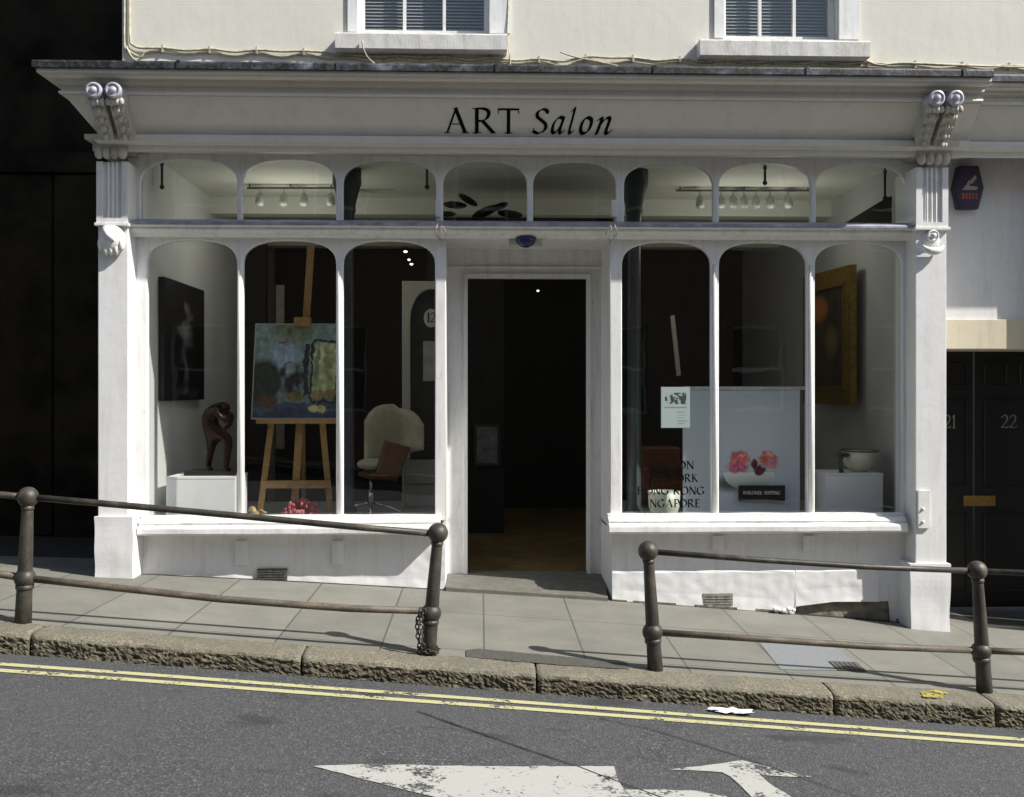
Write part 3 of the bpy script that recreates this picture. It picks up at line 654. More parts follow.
# --- pilasters
def pilaster(side):
    L = side < 0
    x0, x1 = (ax(98, YP), ax(128, YP)) if L else (ax(915.5, YP), ax(946.5, YP))
    zg = G((x0+x1)/2, YP)-.12
    zp = az(112, 516, YP) if L else az(930, 563, YP)
    zca = az(512, 226, YP); ztp = az(512, 153, YP)
    bm = B(); box(bm, x0, x1, YP, YU, zp-.01, zca); bevel(bm, .006)
    sh = obj('pilaster', bm, RENDERW, shop)
    sh['label'] = 'left pilaster beside the dark alley' if L else 'right pilaster beside the black doors'
    # plinth (slightly lumpy masonry)
    bm = B(); e = .03; px0, px1 = x0-.012, x1+.045
    if not L: px0, px1 = x0-.05, x1+.014
    box(bm, px0, px1, YP-.035, YU, zg, zp); bmesh.ops.subdivide_edges(bm, edges=bm.edges[:], cuts=14, use_grid_fill=True)
    for v in bm.verts: v.co += Vector((noise.noise(v.co*5)*.010, noise.noise(v.co*6+Vector((9,0,0)))*.008, noise.noise(v.co*4)*.006 if v.co.z > zp-.02 else 0))
    obj('plinth', bm, RENDERW, sh, smooth=False)
    # fluted panel
    fx0, fx1 = x0-.004, x1+.004; fb = B(); z0, z1 = zca+.012, az(512, 165, YP); yf = YP-.022
    box(fb, fx0, fx1, YP-.02+.02, YU-.01, z0, z1)
    box(fb, fx0, fx0+.045, yf, YP, z0+.03, z1); box(fb, fx1-.045, fx1, yf, YP, z0+.03, z1); box(fb, fx0, fx1, yf, YP+.0, z0-.006, z0+.03); 
    w_ = fx1-fx0
    for k in (.36, .5, .64): tube(fb, [(fx0+w_*k, YP-.001, z0+.03), (fx0+w_*k, YP-.001, z1)], .012, 8)
    obj('fluted_panel', fb, WHITE, sh)
    lg = B(); box(lg, fx0-.012, fx1+.012, yf-.012, YU-.02, z0-.03, z0-.007); bevel(lg, .004); obj('ledge', lg, WHITE, sh)
    # capital: block with a row of lobes
    cb = B(); zc0, zc1 = az(512, 164, YP), az(512, 150, YP)
    box(cb, x0-.02, x1+.02, YP-.05, YU-.03, zc1-.04, zc1+.03); 
    for k in range(4):
        cx = x0-.004+(x1-x0+.008)*(k+.5)/4; ball(cb, (cx, YP-.045, zc1-.055), .034, 1, .9, 1.35, 12)
    box(cb, x0-.035, x1+.035, YP-.085, YU-.03, zc1+.03, az(512, 146, YP)); box(cb, x0-.055, x1+.045, YP-.115, YU-.03, az(512, 146, YP), az(512, 137.8, YP-.1))
    obj('capital', cb, GRIMED, sh, smooth=False)
    # acanthus drop below the ledge
    ad = B(); cx = (x0+x1)/2+(.0 if L else -.0); zt = z0-.03
    if L:
        ball(ad, (cx, YP-.02, zt-.10), .085, 1.15, .75, 1.25, 20); ball(ad, (cx-.02, YP-.045, zt-.035), .045, 1.1, 1, .8, 14)
        for k in range(5): ball(ad, (cx-.075+.038*k, YP-.035, zt-.135-(.03 if k in (1,2,3) else 0)), .034, .7, 1, 1.6, 10)
        tube(ad, [(cx-.03, YP-.085, zt-.04), (cx-.0, YP-.095, zt-.08), (cx+.04, YP-.08, zt-.12)], [.018, .022, .008], 8)
    else:
        lathe(ad, (cx, YP+.01, zt-.045), (0,-1,0), [(.045, 0), (.045, .05), (.036, .058), (.034, .05), (.020, .05), (.016, .07), (.004, .074)], 18)
        pts = [(cx+.085*math.cos(R(a)), YP-.028-.02*math.sin(R(-a)), zt-.09+.075*math.sin(R(a))) for a in range(200, 341, 14)]
        tube(ad, pts, [.006+.024*math.sin(math.pi*i/(len(pts)-1)) for i in range(len(pts))], 10)
        ball(ad, (cx, YP+.005, zt-.08), .07, 1, .45, 1.1, 16)
    obj('carved_leaf', ad, WHITE, sh, smooth=True)
    # twin console brackets under the cornice
    for k in (0, 1):
        px = (93, 112.5)[k] if L else (938, 957)[k]; Yt = 7.10
        c = at(px, 89.5 if L else 97.5, Yt-.03); c.z = az(px, 89.5 if L else 97.5, Yt-.03)
        bxk = at((101, 118)[k] if L else (930, 946)[k], 137, 7.36)
        cb = B(); hw = .052
        body = [(Yt+.02, c.z-.04), (Yt+.035, c.z-.075), (Yt+.075, c.z-.12), (Yt+.14, c.z-.17), (Yt+.19, c.z-.23), (Yt+.225, c.z-.29), (Yt+.24, bxk.z+.004)]
        back = [(7.47, bxk.z+.004), (7.47, c.z+.0), (Yt+.05, c.z+.02)]
        poly = body+back; xc = c.x
        prism(cb, [Vector((xc-hw, y, z)) for y, z in poly], (2*hw, 0, 0)); bevel(cb, .006, 1)
        C0 = obj('console_bracket', cb, GRIMED, sh)
        lf = B()
        for i, (y, z) in enumerate(body[1:]):
            r_ = .036-.002*i
            for s in (-1, 0, 1): ball(lf, (xc+s*.032, y-.006-(.012 if s == 0 else 0), z+.012), r_*(1 if s == 0 else .8), .75, .55, 1.05, 10)
        for s in (-1.1, -.4, .4, 1.1): ball(lf, (xc+s*.042, Yt+.012, c.z-.072), .02, 1, .8, 1.4, 10)
        obj('leaf_carving', lf, GRIMED, C0, smooth=True)
        sc_ = B(); lathe(sc_, (xc, 7.20, c.z), (0,-1,0), [(.058, 0), (.058, .118), (.054, .128), (.044, .132), (.040, .124), (.026, .122), (.022, .134), (.014, .142), (.003, .145)], 26)
        obj('scroll', sc_, SCROLLP, C0, smooth=False)
    return sh
PL = pilaster(-1); PR = pilaster(1)
kp = B(); box(kp, ax(917, YP), ax(929, YP), YP-.022, YP-.002, az(923, 528, YP), az(923, 490, YP)); bevel(kp, .003)
for y in (509, 522): ball(kp, at(923, y, YP-.024), .012)
obj('metal_plate', kp, WHITE, PR)

# --- stall risers
def riser(side):
    L = side < 0
    a, b = (ax(139, YF), ax(445, YF)) if L else (ax(612, YF), ax(916, YF))
    zt = az(512, 533.5, YF)+.02; n = 150; m_ = 40
    bm = B(); rows = []
    for i in range(n+1):
        x = a+(b-a)*i/n; zb_ = G(x, YF)-.03
        px = 512+ (x/YF-.0314)*F_PX
        if not L and px > 796:                     # broken away foot of the render over the stone base
            t = min(1, (px-796)/40)
            zb_ = max(zb_, az(px, 606-5*t, YF)) if px < 893 else zb_
        row = []
        for k in range(m_+1):
            z = zt+(zb_-zt)*k/m_
            q = Vector((x*4, z*5, side)); d = noise.noise(q)*.007+noise.noise(q*3)*.003
            if k > m_-8: d -= .010*(k-m_+8)/8
            if not L: d -= .016*max(0, min(1, (zt-.30-z)/.02))*(1 if (px < 884) else 0)
            row.append(bm.verts.new((x, YF+d, z)))
        rows.append(row)
    for i in range(n):
        for k in range(m_):
            f = bm.faces.new((rows[i][k], rows[i+1][k], rows[i+1][k+1], rows[i][k+1])); hgt = (m_-k)*.013-.03
            if hgt < .010+.020*noise.noise(Vector((i*.10, side, 3))) and not (not L and 784 < 512+(rows[i][0].co.x/YF-.0314)*F_PX < 900): f.material_index = 1
    # return into the door recess
    if L: r0 = rows[-1]; xd = ax(447.5, YD)
    else: r0 = rows[0]; xd = ax(600.5, YD)
    bk = [bm.verts.new((xd+noise.noise(v.co*3)*.004, YD, v.co.z+ (.06 if k == m_ else 0))) for k, v in enumerate(r0)]
    for k in range(m_): bm.faces.new((r0[k], r0[k+1], bk[k+1], bk[k]))
    o = obj('stall_riser', bm, [RENDERW, SPLASH], shop)
    # underside closer
    vb = B(); 
    if L:
        for p, q, r_, s in ((256,287,569,582),): pass
        bx = (257, 287, 569, 581.5)
    else: bx = (703, 733, 593.5, 606.5)
    p0, p1 = at(bx[0], bx[2], YF-.02), at(bx[1], bx[3], YF-.02)
    box(vb, p0.x, p1.x, YF-.022, YF+.05, p1.z-.02, p0.z); 
    for k in range(1, 5):
        z = p1.z+(p0.z-p1.z)*k/5; box(vb, p0.x+.012, p1.x-.012, YF-.026, YF-.0225, z-.003, z+.003)
    bevel(vb, .002, 1); obj('air_brick', vb, plain('grey_air_brick', (.075,.073,.065) if L else (.26,.25,.22), .9, var=.5, sc=40), o)
    for c0, c1, r0_, r1_ in (((235,247,541,565),(332,343,541,565)) if L else ((713,724,536,551),(804,815,536,551))):
        p0, p1 = at(c0, r0_, YF-.03), at(c1, r1_, YF-.03); t_ = B(); box(t_, p0.x, p1.x, YF-.022, YF+.01, p1.z, p0.z); bevel(t_, .004); obj('sill_block', t_, RENDERW, o)
    if not L:
        st = B(); n2 = 30; rows = []
        for i in range(n2+1):
            px = 780+(900-780)*i/n2; rows.append([st.verts.new((ax(px, YF+.010), YF+.012+.01*noise.noise(Vector((px*.2, k, 0))), az(px, 585, YF)+(G(ax(px, YF), YF)-.05-az(px, 585, YF))*k/6)) for k in range(7)])
        for i in range(n2):
            for k in range(6): st.faces.new((rows[i][k], rows[i+1][k], rows[i+1][k+1], rows[i][k+1]))
        obj('stone_base', st, plain('exposed_stone', (.22,.20,.155), .9, var=.5, sc=12, bumpd=.01), o)
        rb = B()
        for i in range(9): c = at(780+random.uniform(-6, 14), 609+random.uniform(-1, 3), YF-.05); ball(rb, c, random.uniform(.012, .028), 1, 1, .7, 7)
        obj('loose_render', rb, RENDERW, o)
    return o
RL, RR = riser(-1), riser(1)

gj = B(); pr = None
for i in range(121):
    x = XL-.02+(XR-XL+.04)*i/120; w2 = .016+.012*noise.noise(Vector((x*5, 0, 0)))
    v = [gj.verts.new((x, y, G(x, y)+.0035)) for y in (YF-.012-w2, YF+.02)]
    if pr and not (ax(447, YF) < x < ax(611, YF)): gj.faces.new((pr[0], v[0], v[1], pr[1]))
    pr = v
struct('wall_foot_joint', gj, plain('damp_dirt', (.035,.034,.022), .95, var=.7, sc=50))
# --- door recess
xl0, xl1 = ax(446, YW), ax(447.5, YD); xr0, xr1 = ax(610, YW), ax(600.5, YD)
zrc = zz(238.8)                                    # recess ceiling
dx0, dx1 = ax(467, YD), ax(587, YD); zdt = az(512, 278, YD)
for a, b in (((xl0, YW+.058), (xl1, YD)), ((xr0, YW+.058), (xr1, YD))):
    rc = B(); prism(rc, [Vector((a[0], a[1], zg0-.1)), Vector((b[0], b[1], zg0-.1)), Vector((b[0], b[1], zrc)), Vector((a[0], a[1], zrc))], (-.03 if a[0] < .3 else .03, 0, 0)); obj('recess_lining', rc, WHITE, shop)
ce = B(); box(ce, xl0-.05, xr0+.05, YW-.0, YD+.05, zrc, zrc+.05); obj('recess_ceiling', ce, WHITE, shop)
dsur = B()
box(dsur, xl1-.05, dx0, YD-.03, YD+.08, -.1, zrc); box(dsur, dx1, xr1+.05, YD-.03, YD+.08, -.1, zrc); box(dsur, dx0-.001, dx1+.001, YD-.03, YD+.08, zdt, zrc)
DS = obj('door_surround', dsur, WHITE, shop)
am = B()
for a, b in ((dx0-.028, dx0+.006), (dx1-.006, dx1+.028)): box(am, a, b, YD-.05, YD-.031, -.02, zdt+.03)
box(am, dx0-.028, dx1+.028, YD-.052, YD-.032, zdt-.004, zdt+.03); box(am, xl1-.02, xr1+.02, YD-.055, YD-.031, zdt+.075, zdt+.09)
bevel(am, .004); obj('architrave_moulding', am, WHITE, DS)
fm = B(); sl_ = [Vector((xl0+.0, YF-.06, G(xl0, YF)+.028)), Vector((xr0-.02, YF-.04, G(xr0, YF)+.026)), Vector((xr1+.03, YD+.06, .085)), Vector((xl1-.03, YD+.06, .085))]
a_ = [fm.verts.new(p) for p in sl_]; fm.faces.new(a_); b_ = [fm.verts.new(p-Vector((0,0,.2))) for p in sl_]; fm.faces.new((a_[0], b_[0], b_[1], a_[1]))
fm.faces.new((a_[3], a_[2], b_[2], b_[3])); obj('doorstep', fm, plain('worn_step_stone', (.13,.125,.105), .8, var=.25, sc=14, bumpd=.003), shop)

# --- interior shell
XIL, XIR = ax(158, 8.07), 3.42
ish = B(); zf_, zcl = .07, 3.45
box(ish, XIL-.04, XIL, YW+.065, 10.9, 0, zcl)
obj('gallery_wall', ish, INWHITE, shop)
ish = B(); box(ish, XIR, XIR+.06, YW+.065, 13, 0, zcl); obj('gallery_wall', ish, plain('grey_gallery_wall', (.42,.43,.43), .8, var=.1, sc=2), shop)
ish = B(); box(ish, XIL-.2, XIR+.2, YW+.07, 13, zcl, zcl+.08); box(ish, XIL, XIR, 9.6, 9.8, zcl-.16, zcl-.001); box(ish, XIL, XIR, 11.3, 11.5, zcl-.22, zcl-.001); obj('gallery_ceiling', ish, INCEIL, shop)
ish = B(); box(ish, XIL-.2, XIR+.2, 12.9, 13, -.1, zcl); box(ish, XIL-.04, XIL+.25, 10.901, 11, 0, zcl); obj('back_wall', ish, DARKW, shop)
ish = B(); box(ish, XIL-.2, XIR+.2, YD+.08, 13, -.02, zf_); obj('gallery_floor', ish, INFLOOR, shop)
zpl = zg0-.095
for a, b in ((XIL+.002, xl1-.03), (xr1+.03, XIR-.002)):
    pl = B(); box(pl, a, b, YW+.065, 9.5, .1, zpl); obj('display_platform', pl, plain('platform_grey', (.30,.30,.29), .6, var=.1), shop)
# iron columns
for px in (347, 634):
    c = at(px, 400, 8.35); cb = B(); lathe(cb, (c.x, 8.35, zpl), (0,0,1), [(.085, 0), (.085, .05), (.062, .09), (.055, 2.3), (.062, 2.52), (.075, 2.56), (.07, 2.60), (.095, 2.70), (.12, 2.78), (.12, zcl-zpl-.002)], 20)
    tag(obj('iron_column', cb, IRONCOL, smooth=True), ('slim dark iron column behind the third light of the left window' if px < 400 else 'slim dark iron column behind the city names of the right window'), 'column', 'iron columns inside the shop')

exec_marker = 1
# ------------------------------------------------------------------ neighbour on the right
nb = thing('neighbouring_house', 'plain white rendered house front with beige lintel over two black doors', 'house', (5.2, YU, -.2))
xn0 = XR-.02; zl0, zl1 = az(985, 349, YU-.03), az(985, 319.5, YU-.03)
bm = B(); box(bm, xn0, XE, YU-.012, YU+.3, zl1-.002, az(1000, 130, YU)); obj('house_wall', bm, RENDERW, nb)
bm = B(); box(bm, xn0-.1, 6.2, YU-.04, 8.4, zl0, zl1); bevel(bm, .004); obj('lintel', bm, LINTEL, nb)
bm = B(); xq = ax(1058, 7.66); box(bm, xq, xq+.28, 7.66, YU-.045, -.7, az(1000, 158, 7.6)); obj('pilaster', bm, RENDERW, nb)
bm = B(); box(bm, xq+.28, XE, YU-.012, YU+.3, -.9, zl1-.01); obj('end_wall', bm, RENDERW, nb)
bm = B(); box(bm, xn0-.09, xn0, YU+.001, 8.6, -.4, zl0); obj('porch_side', bm, BLACKP, nb)
YN = 8.35
bm = B(); box(bm, xn0-.1, xq+.3, YU-.10, YN+.2, -1.0, az(985, 610.5, YN)); obj('porch_step', bm, plain('porch_floor', (.04,.038,.034), .85, var=.4, sc=10, bumpd=.004), nb)
for i, (a, b, num, nx0, nx1) in enumerate(((900, 973.5, '21', 944.5, 956.5), (974.5, 1052, '22', 1001, 1017.5))):
    x0, x1 = ax(a, YN), ax(b, YN); zb_, zt = az(985, 607, YN), az(985, 346, YN)
    D = obj('entrance_door', bbox(x0+.004, x1-.004, YN, YN+.05, zb_, zt, .004), BLACKP, nb); D['label'] = 'black door numbered '+num
    if i == 0: pan = ((906,933,362,386),(941,968,362,386),(906,933,399,486),(941,968,399,486),(906,968,512,592))
    else: pan = ((984,1008,362,386),(1020,1046,362,386),(984,1046,399,486),(984,1046,512,592))
    for p in pan:
        q0, q1 = at(p[0], p[2], YN-.01), at(p[1], p[3], YN-.01); fr_ = B(); t = .018
        for bx in ((q0.x, q1.x, q0.z-t, q0.z), (q0.x, q1.x, q1.z, q1.z+t), (q0.x, q0.x+t, q1.z+t, q0.z-t), (q1.x-t, q1.x, q1.z+t, q0.z-t)): box(fr_, bx[0], bx[1], YN-.014, YN-.0005, bx[2], bx[3])
        bevel(fr_, .005, 1); obj('panel_moulding', fr_, BLACKP, D)
    nl = B(); write_word(nl, num, lambda x, y, l: at(x, y, YN-.004-l), nx0, nx1, 428, -13, bold=.85); obj('door_number', nl, plain('tarnished_numeral', (.30,.29,.26), .4), D)
    if i == 0:
        pass
ql = B(); q0, q1 = at(964, 496, YN-.02), at(996, 506, YN-.02); box(ql, q0.x, q1.x, YN-.014, YN-.001, q1.z, q0.z); bevel(ql, .003); LP = obj('letter_plate', ql, BRASS, nb)
qf = B(); box(qf, q0.x+.03, q1.x-.03, YN-.018, YN-.0145, q1.z+.018, q0.z-.018); obj('letter_flap', qf, BRASS, LP)

# alarm box
al = thing('alarm_box', 'dark purple hexagonal burglar alarm box with orange emblem high on the white wall', 'alarm box', at(969, 187, YU-.02))
hx = [(959,165.5),(979,165.5),(984.5,188),(979,209),(959,209),(954,188)]
Ya = 7.80
bm = B(); prism(bm, [at(x, y, Ya-.035) for x, y in hx], (0, .07, 0)); bevel(bm, .012, 2); obj('housing', bm, plain('purple_plastic', (.040,.034,.075), .4, var=.3), al)
em = B(); OR = plain('alarm_emblem', (.42,.20,.13), .5); yy = Ya-.0375
for pts in ([(968,183),(975,175),(977,178),(972,184)], [(962,190),(966,185),(978,187),(977,190)], [(966,185),(969,180),(971,181),(969,186)]):
    em.faces.new([em.verts.new(at(x, y, yy-.0004*len(em.faces))) for x, y in pts])
obj('emblem', em, plain('alarm_emblem_grey', (.42,.36,.33), .5), al)
em = B()
for k in range(5): x = 962+k*3.3; em.faces.new([em.verts.new(at(a, b, yy-.0005)) for a, b in ((x,193),(x+2.2,193),(x+1.9,196),(x+2.5,199),(x+.4,199),(x+.3,196))])
obj('emblem_band', em, plain('alarm_red', (.45,.10,.05), .5), al)

# ------------------------------------------------------------------ alley building on the left, street opposite
dk = thing('dark_building', 'tall unlit near black building across the alley left of the shop', 'building', (-5, 9.4, 0))
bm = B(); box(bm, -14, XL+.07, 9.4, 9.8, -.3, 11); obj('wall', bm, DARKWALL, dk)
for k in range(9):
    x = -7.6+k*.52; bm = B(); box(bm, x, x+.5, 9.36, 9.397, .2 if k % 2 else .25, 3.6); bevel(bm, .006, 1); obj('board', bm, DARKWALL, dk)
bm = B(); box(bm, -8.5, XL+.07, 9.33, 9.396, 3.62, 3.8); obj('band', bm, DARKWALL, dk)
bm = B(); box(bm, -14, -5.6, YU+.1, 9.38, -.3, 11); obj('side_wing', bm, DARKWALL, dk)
ob = thing('opposite_building', 'brick terrace across the street behind the viewer', 'building', (0, -3, 0))
BR = plain('dark_brick', (.16,.10,.07), .85, var=.3, sc=9, bumpd=.01)
holes = []
for k in range(-5, 6):
    for z in (1.2, 4.2): holes.append([(k*2.6-.5, z), (k*2.6+.5, z), (k*2.6+.5, z+1.6), (k*2.6-.5, z+1.6)])
obj('wall', plate([[(-15, -1.6), (15, -1.6), (15, 7.0), (-15, 7.0)]]+holes, -3.2, .2, .003), BR, ob)
bm = B(); box(bm, -15, 15, -3.6, -3.55, -1.6, 7.0); obj('backing', bm, DARKW, ob)
bm = B(); box(bm, -15.2, 15.2, -3.7, -2.85, 7.0, 7.15); obj('parapet', bm, plain('parapet_stone', (.35,.33,.3), .8), ob)
for h in holes:
    bm = B(); (a, z), (b, _), (_, z2), _ = h
    box(bm, a, a+.06, -3.3, -3.25, z, z2); box(bm, b-.06, b, -3.3, -3.25, z, z2); box(bm, a+.06, b-.06, -3.3, -3.25, z, z+.06); box(bm, a+.06, b-.06, -3.3, -3.25, z2-.06, z2); box(bm, a+.06, b-.06, -3.3, -3.25, (z+z2)/2-.03, (z+z2)/2+.03)
    obj('window', bm, WHITE, ob)

# ------------------------------------------------------------------ railings
def railing(label, posts, rails, cat='railing'):
    base = Vector(posts[0][2]); t = thing('street_railing', label, cat, base, 'iron railings along the kerb')
    for top, mid, bot, rb in posts:
        pb = B(); d = (Vector(bot)-Vector(top)); L = d.length; rr = [.040, .038, .034, .030]
        tube(pb, [Vector(top)+d*k for k in (0, .12, .35, .58, .62, .8, 1.0)], [.026, .032, .037, .041, .041, .044, .047], 16)
        P_ = obj('post', pb, RAIL, t, smooth=True)
        b1 = B(); ball(b1, top, rb, 1, 1, 1, 20)
        lathe(b1, Vector(top)+d.normalized()*(rb*.8), d, [(.036, 0), (.036, .02), (.031, .03)], 16)
        obj('ball_finial', b1, RAIL, P_, smooth=True)
        b2 = B(); ball(b2, mid, rb*1.02, 1, 1, .95, 20); lathe(b2, Vector(mid)+d.normalized()*(rb*.8), d, [(.05, -.01), (.05, .012), (.043, .02)], 16); obj('ball_joint', b2, RAIL, P_, smooth=True)
    for i, (pts, r) in enumerate(rails):
        rb_ = B(); tube(rb_, pts, r, 12); obj('rail', rb_, RUSTY if i > 1 else RAIL, t, smooth=True)
    return t
YR = 5.88
def ra(px, py): return at(px, py, YR)
def post(tp, md, bt, rb=.060):
    b = ra(*bt); b.z = min(b.z, G(b.x, YR))-.01; return (ra(*tp), ra(*md), b, rb)
pA = post((28,497),(25,578),(23,624)); pB = post((438,533),(431,613),(428,654))
pC = post((648,551),(652.5,632),(655.5,672)); pD = post((977,570.5),(981,651),(985,696), .058)
pE = (at(-340,468,YR), at(-344,545,YR), at(-345,590,YR), .06)
railing('left run of black iron railing with ball posts and a chain at its end', [pA, pB], [([ra(-260,472), ra(0,494.5), ra(28,497)], .019), ([ra(28,497), ra(120,505), ra(230,515), ra(350,526.5), ra(438,534)], .0195),
    ([ra(-260,548), ra(0,574), ra(25,578)], .022), ([ra(25,578), ra(100,586), ra(220,599), ra(300,605), ra(350,608.5), ra(431,611)], .021)])
railing('right run of black iron railing with ball posts in front of the poster window', [pC, pD], [([ra(648,551.5), ra(760,560), ra(870,567), ra(977,571)], .0175), ([ra(977,571), ra(1100,576), ra(1300,592)], .018),
    ([ra(652,632), ra(760,639), ra(870,646.5), ra(981,650.5)], .020), ([ra(981,650.5), ra(1024,652), ra(1300,670)], .020)])
# chain
ch = B()
def link(bm, c, d, roll, L=.026, w_=.012, r=.0042):
    d = Vector(d).normalized(); a = d.orthogonal().normalized(); a = Matrix.Rotation(roll, 3, d) @ a
    pts = [c+d*(L*.62*math.sin(t))*1.0+a*(w_*math.cos(t)) for t in [i*math.pi/7 for i in range(14)]]
    tube(bm, pts, r, 6, closed=True)
cp = [ra(421,609), ra(417.5,620), ra(418.5,634), ra(421,648), ra(420,654)]
for p in range(len(cp)): cp[p].y -= .05
Q = []
for a, b in zip(cp[:-1], cp[1:]):
    n = max(1, round((b-a).length/.026)); Q += [a.lerp(b, i/n) for i in range(n)]
for i in range(len(Q)-1): link(ch, Q[i], Q[i+1]-Q[i], (i % 2)*math.pi/2+.3)
for i in range(len(Q)-1): link(ch, Q[i]+Vector((.02,-.012,0)), Q[i+1]-Q[i], (i % 2)*math.pi/2+.9)
b = pB[2]
for i in range(16):
    a = i/16*2*math.pi; c = Vector((b.x+.002+.058*math.cos(a), YR+.058*math.sin(a), b.z+.035+.006*math.sin(3*a))); link(ch, c, (-math.sin(a), math.cos(a), 0), (i % 2)*math.pi/2+.4)
tag(obj('chain', ch, plain('rusty_chain', (.06,.05,.04), .5, .4, .4, 30), smooth=True), 'rusty chain looped round the foot of the railing post left of the doorway', 'chain')

# ------------------------------------------------------------------ shop display
def plinth(px0, px1, pyt, Y, dep, label):
    a, b = ax(px0, Y), ax(px1, Y); t = thing('display_plinth', label, 'plinth', ((a+b)/2, Y+dep/2, zpl), 'white display plinths')
    zt = az(512, pyt, Y); obj('body', bbox(a, b, Y, Y+dep, zpl, zt-.02, .003), PLINTHW, t); obj('top', bbox(a-.002, b+.002, Y-.002, Y+dep+.002, zt-.019, zt, .002), PLINTHW, t); return zt, a, b
zp1, pa, pb_ = plinth(166, 235, 476, 7.98, .42, 'white box plinth carrying the bronze figure in the left window')
zp2, pc, pd = plinth(826, 883, 474, 8.05, .38, 'white box plinth carrying the cream bowl in the right window')
# bronze figure: stooped, hand to the lowered head
YS = 8.2
sc = thing('bronze_sculpture', 'small dark bronze sculpture of a stooping figure on the white plinth', 'sculpture', at(212, 467, YS))
sb0 = zp1; o_ = at(186, 466, YS); o2 = at(236, 466, YS)
obj('base_slab', bbox(o_.x+.02, o2.x+.02, YS-.13, YS+.13, sb0, sb0+.035, .004), plain('dark_slab', (.02,.018,.016), .4), sc)
def q(px, py, dy=0):
    p = at(px, py, YS); k = (p.z-at(212, 466, YS).z); return Vector((p.x+.012, YS+dy, sb0+.035+k*1.0))
pts = [q(213,431), q(208,420), q(209,409), q(214,401.5), q(220,400.5,-.01), q(225,402,-.03), q(228,407,-.04),
       q(215,405,-.085), q(222,412,-.11), q(229,418,-.08), q(229,409,-.055),
       q(216,404,.07), q(229,412,.05), q(229,420,-.02), q(224,425,-.03),
       q(209,438,.04), q(207,450,.045), q(205.5,463,.04), q(211,465.5,0),
       q(222,430,-.05), q(229,434,-.06), q(227.5,449,-.05), q(226,463,-.045), q(231,465.5,-.07)]
ed = [(0,1),(1,2),(2,3),(3,4),(4,5),(5,6),(3,7),(7,8),(8,9),(9,10),(3,11),(11,12),(12,13),(13,14),(0,15),(15,16),(16,17),(17,18),(0,19),(19,20),(20,21),(21,22),(22,23)]
rr = [.066,.072,.076,.064,.034,.042,.034,.034,.025,.022,.018,.034,.025,.020,.018,.046,.031,.022,.016,.052,.044,.031,.022,.016]
obj('figure', skin(pts, ed, rr, 2), BRONZE, sc)

# picture on the side wall
def fig_paint(u, v):
    u += .10*nz2(u, v, 6, 11); v += .05*nz2(u, v, 8, 14)
    c = (.012,.012,.014); b = nz2(u, v, 7, 3)*.5+.5
    for cu, cv, ru, rv, k in ((.52,.80,.10,.06,.30),(.58,.72,.10,.05,.20),(.50,.60,.20,.10,.26),(.55,.50,.16,.08,.16),(.44,.42,.12,.12,.10),(.50,.28,.08,.16,.12),(.56,.24,.05,.15,.08),(.5,.08,.35,.05,.10)):
        c = lerp3(c, (k, k, k*1.08), blob(u, v, cu, cv, ru, rv)*(.25+1.1*b))
    return c
Yp0, Yp1 = 8.07, 9.22
wp = thing('wall_picture', 'near black unframed picture of a pale standing figure on the left side wall', 'picture', (XIL+.02, 8.07, 1.5))
z1_, z0_ = az(158, 276.5, Yp0), az(158, 401, Yp0)
obj('canvas_edge', bbox(XIL+.004, XIL+.05, Yp0, Yp1, z0_, z1_, .003), plain('black_edge', (.012,.012,.012), .5), wp)
canvas('painted_face', Vector((XIL+.0515, Yp0, z0_)), Vector((0, Yp1-Yp0, 0)), Vector((0, 0, z1_-z0_)), 60, 70, fig_paint, wp)

# easel with landscape of a room interior
def room_paint(u, v):
    u0, v0 = u, v
    u += .022*nz2(u0, v0, 5, 21)+.025*nz2(u0, v0, 15, 25); v += .022*nz2(u0, v0, 5, 31)+.025*nz2(u0, v0, 15, 35)
    n1, n2, n3 = nz2(u, v, 4, 1), nz2(u, v, 11, 5), nz2(u, v, 23, 9)
    c = lerp3((.12,.16,.14), (.30,.42,.40), v+n1*.6)
    c = lerp3(c, (.22,.26,.16), blob(u, v, .45, .95, .3, .22)*1.2)
    c = lerp3(c, (.32,.42,.52), blob(u, v, .36, .66, .24, .16)*1.6)
    c = lerp3(c, (.028,.040,.026), blob(u, v, .12, .36, .22, .30)*2.2+n1*.2)
    c = lerp3(c, (.018,.018,.022), blob(u, v, .44, .42, .18, .20)*2.4*(.6+n2*1.2))
    c = lerp3(c, (.36,.42,.46), blob(u, v, .42, .52, .07, .07)*1.3)
    c = lerp3(c, (.06,.07,.12), (1 if v < .16 else 0)*(.75+n1)+max(0, .24-v)*3)
    c = lerp3(c, (.12,.045,.02), blob(u, v, .18, .18, .12, .07)*1.8)
    c = lerp3(c, (.16,.13,.03), blob(u, v, .50, .24, .13, .06)*1.8)
    if .70 < u < .985 and .20 < v < .80: c = lerp3((.36,.42,.16), (.72,.72,.46), (v-.2)+n2*.4+.35*math.sin(u*34+n1)); c = lerp3(c, (.20,.24,.12), blob(u, v, .75, .55, .03, .3)*1.5); c = lerp3(c, (.30,.22,.08), 1 if v < .30 else 0)
    for e in (.69, .985): c = lerp3(c, (.02,.022,.025), 1 if abs(u-e) < .014 and .18 < v < .85 else 0)
    for e in (.83, .17): c = lerp3(c, (.02,.022,.025), 1 if abs(v-e) < .012 and .69 < u < .985 else 0)
    c = lerp3(c, (.03,.025,.02), 1 if abs(u-.63-.02*math.sin(v*9)) < .03 and .25 < v < .78 else 0)
    c = lerp3(c, (.55,.52,.22), blob(u, v, .76, .09, .10, .045)*3)
    if abs(v-.79-.1*(u-.3)) < .012 and .28 < u < .36: c = (.25,.12,.04)
    return tuple(max(.004, x*(1+n3*.5+n2*.3)) for x in c)
YE = 8.45
